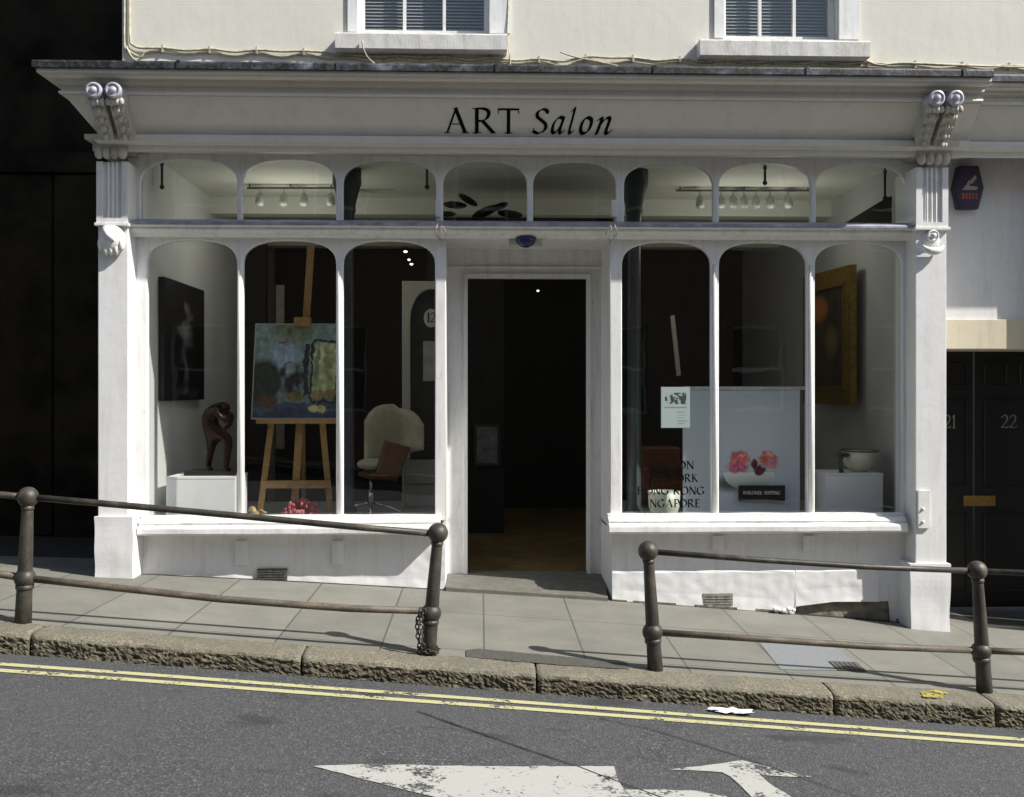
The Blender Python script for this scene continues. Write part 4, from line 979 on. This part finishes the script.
e0, e1 = at(251, 419, YE), at(338, 419, YE); t0 = at(259, 323.5, YE+.16)
ep = thing('easel_painting', 'bright oil painting of a cluttered room standing on the wooden easel', 'painting', e0)
ux = Vector((e1.x-e0.x, 0, 0)); uz_ = Vector((.0, .16, t0.z-e0.z)); nn = ux.cross(uz_).normalized()
bm = B(); prism(bm, [e0, e0+ux, e0+ux+uz_, e0+uz_], -nn*.022 if nn.y < 0 else nn*.022); obj('stretcher_frame', bm, plain('white_canvas_edge', (.55,.55,.5), .6), ep)
nf = nn if nn.y < 0 else -nn
canvas('painted_face', e0+ux*.012+uz_*.012+nf*.003, ux*.976, uz_*.976, 90, 96, room_paint, ep)
es = thing('easel', 'beech wood studio easel behind the left window', 'easel', (e0.x+.35, YE+.1, zpl))
def beam(a, b, w_=.03, name='leg', m=WOOD):
    bm = B(); a, b = Vector(a), Vector(b); d = (b-a).normalized(); s = d.cross(Vector((0,1,0))).normalized()*w_/2; t = Vector((0, .012, 0))
    prism(bm, [a-s-t, a+s-t, b+s-t, b-s-t], t*2); return obj(name, bm, m, es)
def E_(px, py, Y): return at(px, py, Y)
beam(E_(272,418,YE+.06), Vector((ax(260,YE), YE, zpl)), .05); beam(E_(322,418,YE+.06), Vector((ax(331,YE), YE, zpl)), .05)
beam(E_(303,420,YE+.1), Vector((ax(303,YE+.5), YE+.55, zpl)), .035)
beam(E_(295,500,YE+.03), E_(311,246,YE+.30), .06, 'mast')
bm = B(); a, b = E_(262,480.5,YE-.01), E_(331,488,YE-.01); box(bm, a.x, b.x, YE-.03, YE-.006, b.z, a.z); obj('cross_bar', bm, WOOD, es)
bm = B(); a, b = E_(257,418.8,YE-.01), E_(337,423.5,YE-.01); box(bm, a.x, b.x, YE-.05, YE+.04, b.z, a.z-.002); obj('canvas_ledge', bm, WOOD, es)
bm = B(); a, b = E_(296,318,YE+.2), E_(312,324,YE+.2); box(bm, a.x, b.x, YE+.10, YE+.2, b.z-.02, a.z); obj('top_clamp', bm, WOOD, es)
# leaning pale canvas behind the easel
tag(obj('stacked_canvas', bbox(ax(276,10.2), ax(284,10.2), 10.2, 10.25, 1.0, az(280,285,10.2), .003), plain('dim_canvas', (.22,.21,.18), .8)), 'narrow pale upright canvas in the gloom behind the easel', 'canvas')
# coral and shell
cr = B(); cc = at(302, 508, 8.2); cc.z = zpl
for i in range(150):
    a, r = random.uniform(0, 6.28), random.uniform(0, 1)**.6; h = (1-r*r)*.155+.012
    ball(cr, (cc.x+math.cos(a)*r*.19, cc.y+math.sin(a)*r*.11, zpl+h*random.uniform(.5, 1)), random.uniform(.010, .020), 1, 1, 1.3, 6)
tag(obj('coral_cluster', cr, plain('pink_coral', (.50,.10,.12), .5, var=.7, sc=28)), 'low cluster of pink red coral on the window floor under the easel', 'coral')
sh_ = B(); s0 = at(257, 509, 7.86); s0.z = zpl+.10
prev = []
for i in range(22):
    a = i*.55; r = .055*(1-i/24); prev.append((s0.x-.05+i*.006, s0.y+math.cos(a)*r*.55, s0.z+math.sin(a)*r*.45))
tube(sh_, prev, [.026*(1-i/25)+.003 for i in range(22)], 8)
tag(obj('sea_shell', sh_, plain('tan_shell', (.50,.34,.18), .4, var=.5, sc=30), smooth=True), 'tan spiral sea shell on the window floor beside the plinth', 'shell')

# swivel chair
YH = 8.6
cb_ = at(371, 503, YH); hb = thing('swivel_chair', 'brown shell swivel chair with cream cushioned back in the left window', 'chair', (cb_.x, YH, zpl))
def H_(px, py, dy=0): return at(px, py, YH+dy)
bk = B(); cx = H_(396, 440); 
for i in range(15):
    pass
def shell_patch(rows_, m, name, th=.03):
    bm = B(); g = [[bm.verts.new(p) for p in r] for r in rows_]
    for i in range(len(g)-1):
        for j in range(len(g[0])-1): bm.faces.new((g[i][j], g[i+1][j], g[i+1][j+1], g[i][j+1]))
    bmesh.ops.recalc_face_normals(bm, faces=bm.faces); r = bmesh.ops.solidify(bm, geom=bm.faces[:], thickness=th)
    return obj(name, bm, m, hb, smooth=True)
CRM = plain('cream_upholstery', (.56,.52,.36), .9, var=.15, sc=20, bumpd=.004); BRN = plain('brown_leather', (.16,.07,.035), .45, var=.25, sc=14)
rows_ = []
for i in range(13):                                   # curved padded back, from left edge round to right edge
    t = i/12; px = 364+60*t; top = 404+17*abs(2*t-1)**3.6+ (4 if t > .5 else 0); bot = 462-12*t
    rows_.append([H_(px, top+(bot-top)*j/8, .22*math.sin(math.pi*t)+.05*math.sin(math.pi*j/8)) for j in range(9)])
shell_patch(rows_, CRM, 'back_cushion', .05)
rows_ = []
for i in range(9):
    t = i/8; rows_.append([H_(384-10*(j/6)+ (26-2*j/6*2)*t, 440+7*t+(38-4*t)*(j/6), -.16+.1*t+.02*math.sin(j)) for j in range(7)])
shell_patch(rows_, BRN, 'side_shell', .025)
sb = B(); c = H_(380, 474); ball(sb, c, .2, .95, 1.0, .22, 20); obj('seat_shell', sb, BRN, hb, smooth=True)
sb = B(); ball(sb, H_(372, 464), .15, .85, 1.1, .34, 20); obj('seat_cushion', sb, CRM, hb, smooth=True)
sb = B(); tube(sb, [H_(371, 478), H_(371, 491)], .013, 12); tube(sb, [H_(371, 490), H_(371, 503)], .022, 12); obj('column', sb, CHROME, hb, smooth=True)
for a in (-20, 55, 130, 200, 275):
    sb = B(); c = H_(371, 502); e = Vector((c.x+.29*math.cos(R(a)), YH+.29*math.sin(R(a)), zpl+.012)); tube(sb, [c, c.lerp(e, .5)+Vector((0,0,.012)), e], [.016, .012, .009], 8); obj('base_arm', sb, CHROME, hb, smooth=True)
# cabinet and what stands on it
cbn = thing('display_cabinet', 'pale grey drawer cabinet beside the swivel chair', 'cabinet', (ax(420,9), 9.0, zpl))
a, b = ax(404, 8.85), ax(446, 8.85); zt = az(420, 460, 8.85)
obj('carcass', bbox(a, b, 8.85, 9.25, zpl, zt, .003), plain('grey_cabinet', (.30,.30,.26), .6, var=.1), cbn)
for k in range(2): z0 = zpl+.03+k*(zt-zpl-.04)/2; obj('drawer_front', bbox(a+.015, b-.015, 8.835, 8.849, z0, z0+(zt-zpl-.04)/2-.02, .002), plain('grey_drawer', (.28,.28,.24), .6, var=.1), cbn)
bx = B(); box(bx, a+.05, b-.02, 8.9, 9.15, zt+.001, zt+.12); box(bx, a+.09, b-.02, 8.92, 9.1, zt+.121, zt+.17); bevel(bx, .004, 1)
tag(obj('black_case', bx, plain('black_case_plastic', (.015,.015,.015), .4)), 'black stepped case on top of the pale drawer cabinet', 'case')
# white framed arched door leaf inside
ad = thing('interior_door', 'white framed interior door with dark arched panel beyond the swivel chair', 'door', (ax(420, 9.35), 9.35, zpl))
x0, x1 = ax(402, 9.35), ax(402, 9.35)+.56; zt = az(420, 281, 9.35); z0 = zpl
obj('door_frame', plate([[(x0, .08), (x1, .08), (x1, zt), (x0, zt)], arch_loop(x0+.075, x1-.075, .3, zt-.075, .32, 2.2)], 9.35, .06, .006), plain('off_white_frame', (.52,.52,.45), .6, var=.1), ad)
bm = B(); box(bm, x0+.03, x1-.03, 9.40, 9.42, .2, zt-.03); obj('dark_panel', bm, plain('dark_panel', (.03,.033,.035), .4), ad)
ov = at(431, 318, 9.38); bm = B(); lathe(bm, (ov.x, 9.399, ov.z), (0,-1,0), [(.088, 0), (.088, .006)], 30); 
for v in bm.verts: v.co.x = ov.x+(v.co.x-ov.x)*.78
o = obj('oval_sign', bm, plain('sign_white', (.6,.6,.55), .5), ad)
bm = B(); write_word(bm, '12', lambda x, y, l: at(x, y, 9.391-l), 426.5, 436, 322.5, -10, bold=1); obj('sign_number', bm, LETTER, o)
p0, p1 = at(423, 341, 9.38), at(440, 381, 9.38); obj('paper_notice', bbox(p0.x, p1.x, 9.39, 9.395, p1.z, p0.z, .001), plain('paper_grey', (.42,.44,.42), .7), ad)
for k, px in enumerate((410, 426, 440)): pass
# small spotlights glimpsed inside
def spot(px, py, Y, r, e, label, grp='small lit ceiling spots'):
    p = at(px, py, Y); t = thing('ceiling_spot', label, 'spotlight', p, grp)
    m = N('lit_bulb_face'); m.b.inputs['Emission Color'].default_value = (1, .9, .65, 1); m.b.inputs['Emission Strength'].default_value = e
    b1 = B(); lathe(b1, p+Vector((0, 0, .012)), (0, 0, -1), [(r*.8, 0), (r, .01), (r, .012), (r*.3, .02)], 12); obj('lit_bulb', b1, m.m, t)
    b2 = B(); lathe(b2, p+Vector((0, 0, .06)), (0, 0, -1), [(r*1.2, 0), (r*1.4, .05), (r*1.3, .044), (.003, .03)], 14); tube(b2, [p+Vector((0,0,.05)), Vector((p.x, p.y, zcl))], .006, 6); obj('housing', b2, DARKW, t)
for args in ((405.5,252,11.4,.022,3,'highest of the three small lit spots in the third light of the left window'),(409,260,11.6,.017,2.4,'middle one of the three small lit spots in the third light of the left window'),(411.5,264.5,11.8,.02,3,'lowest of the three small lit spots in the third light of the left window'),(538,291,12.2,.016,2.4,'single small lit spot high in the open doorway')): spot(*args)

# track lights behind the transom lights
def track(px0, px1, py, Y, heads, label, glass):
    a, b = at(px0, py, Y), at(px1, py, Y); t = thing('track_light', label, 'track light', ((a.x+b.x)/2, Y, a.z), 'track lights near the ceiling')
    bm = B(); tube(bm, [a, b], .010, 8)
    obj('track_bar', bm, plain('grey_metal', (.10,.10,.09), .5), t)
    for k in (0.03, .5, .97):
        bm = B(); p = a.lerp(b, k); tube(bm, [p, Vector((p.x, p.y, zcl))], .006, 6); obj('hanger', bm, DARKW, t)
    for k in ((.3, .75) if len(heads) > 1 else ()):
        p = a.lerp(b, k); ld = bpy.data.lights.new('interior_fill_light', 'POINT'); ld.energy = 2.6; ld.color = (1, .97, .88); ld.shadow_soft_size = .08  # fill light added below the track to brighten ceiling and walls
        lo_ = bpy.data.objects.new('interior_fill_light', ld); C.objects.link(lo_); lo_.parent = t; lo_.location = Vector((p.x, Y-.12, p.z-.42))-t.location
    for hx_ in heads:
        p = at(hx_, py, Y); bm = B(); tube(bm, [p, p-Vector((0,0,.06))], .005, 6)
        lathe(bm, p-Vector((0, 0, .05)), (0, -.2, -1), [(.018, 0), (.034, .03), (.042, .09), (.030, .115), (.004, .12)], 14)
        obj('lamp_head', bm, plain('frosted_lamp', (.38,.40,.36), .3, var=.05), t, smooth=True)
track(247, 334, 188, 9.0, (260, 284, 304, 331), 'ceiling track with four pale lamp heads behind the second small light from left', 0)
track(676, 812, 190.5, 9.0, (700, 721, 733, 744, 756, 770, 788), 'ceiling track with seven pale lamp heads behind the small lights on the right', 1)
track(346, 395, 188.5, 9.2, (352,), 'short ceiling track with one lamp head beside the left iron column', 0)
for px, y0, y1, lb in ((162,164,187,'leftmost small light'),(427,166,187,'third small light from left'),(765,168,183,'second small light from right'),(885,172,198,'rightmost small light')):
    bm = B(); p = at(px, y0, 8.0); q_ = at(px, y1, 8.0); tube(bm, [Vector((p.x, 8.0, zcl)), q_], .010, 8); ball(bm, q_, .02, 1, 1, 1, 8); ball(bm, p, .018, 1, 1, 1, 8); lathe(bm, (p.x, 8.0, zcl-.02), (0,0,1), [(.04, 0), (.04, .018)], 12)
    tag(obj('hanging_hook', bm, DARKW), 'dark rod and hook hanging from the ceiling behind the '+lb, 'hook', 'ceiling hooks')
# beams / duct seen in middle lights
bm = B(); a, b = at(470, 183, 10.0), at(612, 191, 10.0); box(bm, a.x, b.x, 10, 10.2, b.z, a.z); tag(obj('ceiling_beam', bm, DARKW), 'dark ceiling beam behind the two small lights over the door', 'beam')
bm = B(); 
for (x, y, s) in ((455,205,1.3),(468,200,1.2),(485,212,1.6),(498,207,1.2),(510,214,1.4),(447,214,1)):
    ball(bm, at(x, y, 8.7), .05*s, 1.7, .6, .5, 10, Matrix.Rotation(random.uniform(-.6, .6), 3, 'Y'))
box(bm, ax(443, 8.6), ax(616, 8.6), 8.5, 9.0, az(512, 224, 8.6), az(512, 219.5, 8.6))
tag(obj('lobby_shelf', bm, DARKW), 'dark shelf of wrapped objects behind the small lights over the door', 'shelf')
bm = B(); prism(bm, [at(842,225,8.1), at(892,227,8.1), at(892,196,8.1), at(888,197,8.1)], (0, .05, 0)); tag(obj('sloping_panel', bm, plain('stair_soffit', (.07,.07,.06), .8)), 'grey sloping stair soffit behind the rightmost small light', 'panel')

# ---- right window: poster board, notice, bowl, framed painting
YB = 8.22
po = thing('poster_board', 'large pale blue grey poster of a bowl of red flowers in the right window', 'poster', (ax(745, YB), YB, zpl))
bx0, bx1 = ax(683, YB), ax(800, YB); zt = az(745, 387, YB)
obj('backing_board', bbox(bx0, bx1, YB, YB+.02, zpl, zt, .002), plain('board_edge', (.60,.62,.62), .5, var=.05), po)
def poster(u, v):
    px = 683+117*u; py = 512-(512-387)*v
    n1 = nz2(u, v, 5, 2); c = lerp3((.60,.66,.74), (.50,.57,.63), v); c = lerp3(c, (.68,.72,.80), blob(px, py, 770, 440, 60, 60)*.5)
    c = lerp3(c, (.10,.11,.12), blob(px, py, 730, 479, 22, 10)*1.1) if py > 470 else c
    if ((px-749)/26)**2+((py-468)/18)**2 < 1 and py > 468: c = lerp3((.86,.90,.86), (.38,.44,.42), (py-468)/15)
    elif abs(py-468) < 1 and abs(px-748) < 28: c = (.55,.58,.55)
    wx, wy = px+3*nz2(u, v, 22, 3), py+3*nz2(u, v, 22, 8)
    for cx_, cy_, rx, ry, col, k in ((740,454,12,10,(.66,.15,.14),1.9),(737,463,13,7,(.66,.16,.28),1.6),(768,455,11,9,(.68,.15,.11),1.9),(773,458,7,7,(.72,.26,.28),1.2),(744,451,7,4,(.85,.34,.26),1.3),(760,466,7,5,(.10,.02,.03),2.0),(754,460,4,6,(.10,.02,.03),1.8),(770,451,6,4,(.90,.42,.30),1.0)):
        c = lerp3(c, tuple(x*(1+nz2(u, v, 45, 4)*.7) for x in col), blob(wx, wy, cx_, cy_, rx, ry)*k)
    return c
canvas('poster_print', Vector((bx0+.004, YB-.003, zpl)), Vector((bx1-bx0-.008, 0, 0)), Vector((0, 0, zt-zpl-.03)), 130, 130, poster, po)
bm = B(); box(bm, bx0, bx1+.12, YB-.012, YB-.0035, zt-.022, zt+.004); obj('top_rail', bm, plain('pale_rail', (.55,.56,.54), .5), po)
pl_ = thing('name_label', 'small black label with white lettering on the lower poster edge', 'label', at(762, 493, YB-.03))
p0, p1 = at(738.5, 485.5, YB-.03), at(785, 501, YB-.03)
obj('plate', bbox(p0.x, p1.x, YB-.034, YB-.028, p1.z, p0.z, .001), plain('label_black', (.006,.006,.006), .4), pl_)
bm = B(); write_word(bm, 'WORLDWIDE', lambda x, y, l: at(x, y, YB-.0345-l), 743, 762, 494.5, -3.4, bold=1.6); write_word(bm, 'SHIPPING', lambda x, y, l: at(x, y, YB-.0345-l), 764, 780.5, 494.5, -3.4, bold=1.6); obj('label_text', bm, plain('label_white', (.8,.8,.8), .5), pl_)
no = thing('paper_notice', 'white printed sheet with a small photo taped inside the right window', 'notice', at(676, 407, YW+.06))
p0, p1 = at(661, 387, YW+.055), at(690, 428, YW+.055)
def notice(u, v):
    c = (.55,.64,.66)
    if .12 < u < .88 and .58 < v < .86:
        n = nz2(u, v, 9, 6)+.6*nz2(u, v*1.5, 20, 1); c = (.50,.58,.60) if (u < .3 and abs(v-.72) > .05) or n > .12 else (.07,.08,.085)
    if .1 < u < .9 and abs(v-.5) < .012: c = (.3,.34,.34)
    for k, vv in enumerate((.38, .31, .24, .17, .10)):
        if abs(v-vv) < .012 and .55 < u < (.9 if k % 2 else .82): c = (.36,.42,.43)
    return c
obj('sheet', bbox(p0.x, p1.x, YW+.056, YW+.060, p1.z, p0.z, .001), plain('notice_paper', (.6,.68,.7), .6, var=.03), no)
canvas('printed_face', Vector((p0.x+.003, YW+.0550, p1.z+.003)), Vector((p1.x-p0.x-.006, 0, 0)), Vector((0, 0, p0.z-p1.z-.006)), 50, 60, notice, no)
# brown armchair glimpsed behind the lettering and pale pot
ac = thing('brown_armchair', 'dark brown leather armchair in the shade behind the city names', 'armchair', (ax(663, 9.0), 9.0, zpl))
a, b = ax(645, 9), ax(686, 9)
for nm, bx in (('backrest', (a, b, 9.25, 9.38, zpl+.1, az(660,447,9.2))), ('seat', (a+.03, b-.03, 8.86, 9.25, zpl+.08, zpl+.24)), ('armrest', (a-.05, a+.03, 8.86, 9.3, zpl+.04, zpl+.36)), ('armrest', (b-.03, b+.05, 8.86, 9.3, zpl+.04, zpl+.36))):
    obj(nm, bbox(*bx, .02), plain('brown_hide', (.13,.035,.012), .45, var=.3, sc=10), ac, smooth=False)
bm = B(); c = at(664, 512, 8.0); lathe(bm, (c.x, 8.0, zpl), (0,0,1), [(.06, 0), (.10, .04), (.125, .12), (.13, .24), (.122, .24), (.11, .12), (.004, .05)], 24)
tag(obj('ceramic_pot', bm, plain('pale_green_glaze', (.66,.70,.60), .25, var=.15), smooth=True), 'pale green glazed pot on the window floor behind the lettering', 'pot')
pk = thing('leaning_stick', 'pale slanting strip of wood leaning in the dark right window', 'strip', at(675, 345, 9.6))
bm = B(); prism(bm, [at(670.5,316,9.6), at(674.5,315,9.6), at(681,375,9.6), at(677,376,9.6)], (0, .03, 0)); obj('strip', bm, plain('pale_wood', (.45,.44,.38), .6), pk)
# bowl
YO = 8.2
bw = thing('ceramic_bowl', 'wide cream bowl with a brown rim on the right hand plinth', 'bowl', (ax(860, YO), YO, zp2))
cx = ax(859.5, YO); hb_ = az(860, 452, YO)-az(860, 473, YO)
bm = B(); lathe(bm, (cx, YO, zp2+.001), (0,0,1), [(.06, 0), (.07, .012), (.115, .05), (.148, .11), (.160, hb_), (.152, hb_), (.138, .10), (.10, .05), (.003, .03)], 30); obj('bowl_body', bm, plain('cream_glaze', (.62,.60,.48), .3, var=.1), bw, smooth=True)
bm = B(); tube(bm, [(cx+.157*math.cos(a), YO+.157*math.sin(a), zp2+hb_) for a in [i/30*6.2832 for i in range(30)]], .007, 8, closed=True); obj('rim', bm, plain('brown_rim', (.16,.08,.03), .4), bw, smooth=True)
bm = B(); x = ax(841.5, 8.1)
tube(bm, [(x, 8.1, zp2), (x-.01, 8.1, zp2+.08), (x+.005, 8.1, zp2+.14)], [.022, .012, .018], 8); ball(bm, (x+.03, 8.1, zp2+.145), .035, 1.2, .7, .6, 10); ball(bm, (x-.015, 8.1, zp2+.15), .026, 1, .7, 1, 10)
tag(obj('green_figurine', bm, plain('dark_green_glaze', (.02,.06,.045), .3, var=.4), smooth=True), 'small dark green figurine beside the cream bowl', 'figurine')
# gold framed painting, turned towards the street
gp = thing('framed_painting', 'dark painting in a wide gold frame at the right end of the window', 'painting', at(835, 405, 8.9))
r0 = at(853.5, 405, 8.75); r1 = at(853.5, 264.5, 8.75); l0 = at(806, 392, 9.75); 
ux = Vector((l0.x-r0.x, 1.0, 0)); hz_ = r1.z-r0.z; uz_ = Vector((0, 0, hz_)); nn = ux.cross(uz_).normalized(); nn = nn if nn.y < 0 else -nn
def fr_pt(s, t, d=0): return r0+ux*s+uz_*t+nn*d
GOLD = plain('gilt_frame', (.32,.21,.045), .35, .7, .4, 30, .004)
bm = B()
for (s0, s1, t0_, t1_) in ((0,1,0,.11),(0,1,.89,1),(0,.10,.11,.89),(.90,1,.11,.89)): prism(bm, [fr_pt(s0,t0_,.03), fr_pt(s1,t0_,.03), fr_pt(s1,t1_,.03), fr_pt(s0,t1_,.03)], -nn*.06)
obj('frame', bm, GOLD, gp)
bm = B()
for (s0, s1, t0_, t1_) in ((.10,.90,.11,.135),(.10,.90,.865,.89),(.10,.125,.135,.865),(.875,.90,.135,.865)): prism(bm, [fr_pt(s0,t0_,.045), fr_pt(s1,t0_,.045), fr_pt(s1,t1_,.045), fr_pt(s0,t1_,.045)], -nn*.06)
obj('inner_moulding', bm, GOLD, gp)
def dkp(u, v):
    c = lerp3((.02,.016,.012), (.05,.03,.02), nz2(u, v, 5)+.4); c = lerp3(c, (.26,.09,.02), blob(u, v, .75, .80, .3, .16)*1.3); return lerp3(c, (.12,.09,.03), blob(u, v, .4, .45, .2, .2))
canvas('painted_face', fr_pt(.12, .13, .01), ux*.76, uz_*.74, 30, 40, dkp, gp)

hp = thing('hall_picture', 'small dim grey framed picture inside the dark doorway on the left', 'picture', at(486, 465, 10.6))
p0, p1 = at(474, 424, 10.6), at(500, 466, 10.6)
obj('picture_frame', bbox(p0.x, p1.x, 10.6, 10.63, p1.z, p0.z, .004), plain('dark_frame', (.05,.05,.05), .5), hp)
obj('picture_sheet', bbox(p0.x+.03, p1.x-.03, 10.592, 10.599, p1.z+.03, p0.z-.03, .001), plain('dim_print', (.20,.20,.21), .6, var=.6, sc=9), hp)
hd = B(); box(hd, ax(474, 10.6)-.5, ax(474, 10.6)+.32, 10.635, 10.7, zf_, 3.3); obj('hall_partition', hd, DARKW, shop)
# ------------------------------------------------------------------ small fixings on the front
ms = thing('motion_sensor', 'dark blue rounded motion sensor above the open doorway', 'sensor', at(525, 240, YW-.03))
p = at(526, 237.8, YW-.06)
bm = B(); ball(bm, (p.x, YW-.05, p.z), .078, 1, .7, .95, 18); bmesh.ops.bisect_plane(bm, geom=bm.verts[:]+bm.edges[:]+bm.faces[:], plane_co=(0,0,p.z), plane_no=(0,0,1), clear_outer=True); bmesh.ops.holes_fill(bm, edges=bm.edges[:])
obj('lens', bm, plain('dark_blue_plastic', (.010,.014,.10), .25), ms, smooth=True)
obj('bracket', bbox(p.x-.13, p.x+.13, YW-.045, YW+.02, p.z-.055, p.z+.002, .012), WIRE, ms)
# vertical sensors and dangling wires at the ends of the door opening
for k, (px, lb) in enumerate(((438, 'left'), (614, 'right'))):
    t = thing('contact_sensor', 'small white sensor with looping wire on the %s side above the doorway' % lb, 'sensor', at(px, 205, YW-.02), 'small sensors beside the doorway')
    a, b = at(px-2.6, 200, YW-.02), at(px+2.6, 217, YW-.02); obj('sensor_body', bbox(a.x, b.x, YW-.028, YW-.002, b.z, a.z, .005), WHITE, t)
    bm = B(); s = 1 if k == 0 else -1
    pts = [at(px, 217, YW-.02), at(px-1*s, 226, 7.46), at(px-3*s, 233, 7.49), at(px+2*s, 240, YW-.02), at(px+7*s, 238, YW-.03), at(px+8*s, 232, 7.49), at(px+3*s, 226, 7.465), at(px+4*s, 236, 7.49), at(px+6*s, 246, YW-.01)]
    sp_ = []
    for i in range(len(pts)-1):
        a0, a1, a2, a3 = pts[max(0, i-1)], pts[i], pts[i+1], pts[min(len(pts)-1, i+2)]
        for j in range(6): tt = j/6; sp_.append(.5*((2*a1)+(-a0+a2)*tt+(2*a0-5*a1+4*a2-a3)*tt*tt+(-a0+3*a1-3*a2+a3)*tt**3))
    tube(bm, sp_, .0035, 6); obj('wire', bm, WIRE, t, smooth=True)
    bm = B(); ball(bm, at(px-1+ (0 if k == 0 else 2), 248 if k == 0 else 252, YW-.012), .012); obj('screw_cap', bm, WHITE, t, smooth=True)

# cables along the upper wall
def cable(name, pts, r, label, grp='cables clipped to the stucco', clips=()):
    t = thing(name, label, 'cable', pts[0], grp)
    sp_ = []
    for i in range(len(pts)-1):
        a0, a1, a2, a3 = pts[max(0, i-1)], pts[i], pts[i+1], pts[min(len(pts)-1, i+2)]
        for j in range(6): tt = j/6; sp_.append(.5*((2*a1)+(-a0+a2)*tt+(2*a0-5*a1+4*a2-a3)*tt*tt+(-a0+3*a1-3*a2+a3)*tt**3))
    bm = B(); tube(bm, sp_+[pts[-1]], r, 7); obj('cable_run', bm, CABLE, t, smooth=True)
    for c in clips: obj('clip', bbox(c.x-.008, c.x+.008, c.y-.016, YU-.001, c.z-.03, c.z+.028, .002), CABLE, t)
def uw(px, py, d=.02): return at(px, py, YU-d)
top = [uw(129,-80), uw(129.5,0), uw(130,38), uw(133,45), uw(142,48)]
run = []; clips = []
xs = list(range(163, 1030, 47))
ybase = lambda x: 48+ (x-160)*(66-48)/(1024-160) + (3 if 330 < x < 560 else 0)
for i, x in enumerate(xs):
    y = ybase(x); run.append(uw(x, y)); run.append(uw(x+24, y+1.6+random.uniform(-.6, 1.6)))
    clips.append(uw(x, y+.8, .012))
cable('wall_cable', top+run, .010, 'upper cream cable running down the corner and along above the lead flashing', clips=clips)
run2 = [uw(124,-80,.016), uw(124.5,0,.016), uw(124.5,44,.016), uw(128,50,.016), uw(140,57,.016), uw(146,52,.016)]
for i, x in enumerate(xs): y = ybase(x)+2.4; run2.append(uw(x, y, .016)); run2.append(uw(x+24, y+1.8+random.uniform(0, 3.2), .016))
cable('wall_cable', run2, .008, 'lower sagging cream cable just under the other one')
cable('wall_cable', [uw(126,46,.035), uw(131,56,.03), uw(139,63,.03), uw(146,66.5,.03)], .008, 'short loose cable end hanging at the left corner of the stucco')
cable('wall_cable', [uw(509,-60,.015), uw(508.5,-20,.015), uw(508,15,.02), uw(507.6,40,.03), uw(510,58,.03), uw(510,68,.03)], .0055, 'thin dark wire dropping beside the left upper window')
cable('wall_cable', [uw(362,40,.15), uw(364,50,.15), uw(369,59,.12), uw(380,67.5,.07)], .006, 'thin white wire curving down from the left upper sill')
cable('wall_cable', [uw(560,52,.03), uw(575,57,.035), uw(600,62,.03), uw(618,66,.03)], .006, 'thin loose wire sloping to the flashing between the upper windows')
cable('wall_cable', [uw(865,60,.03), uw(880,65,.03), uw(905,63,.03), uw(980,66,.03), uw(1060,68,.03)], .007, 'thin cable sagging right of the right upper sill')
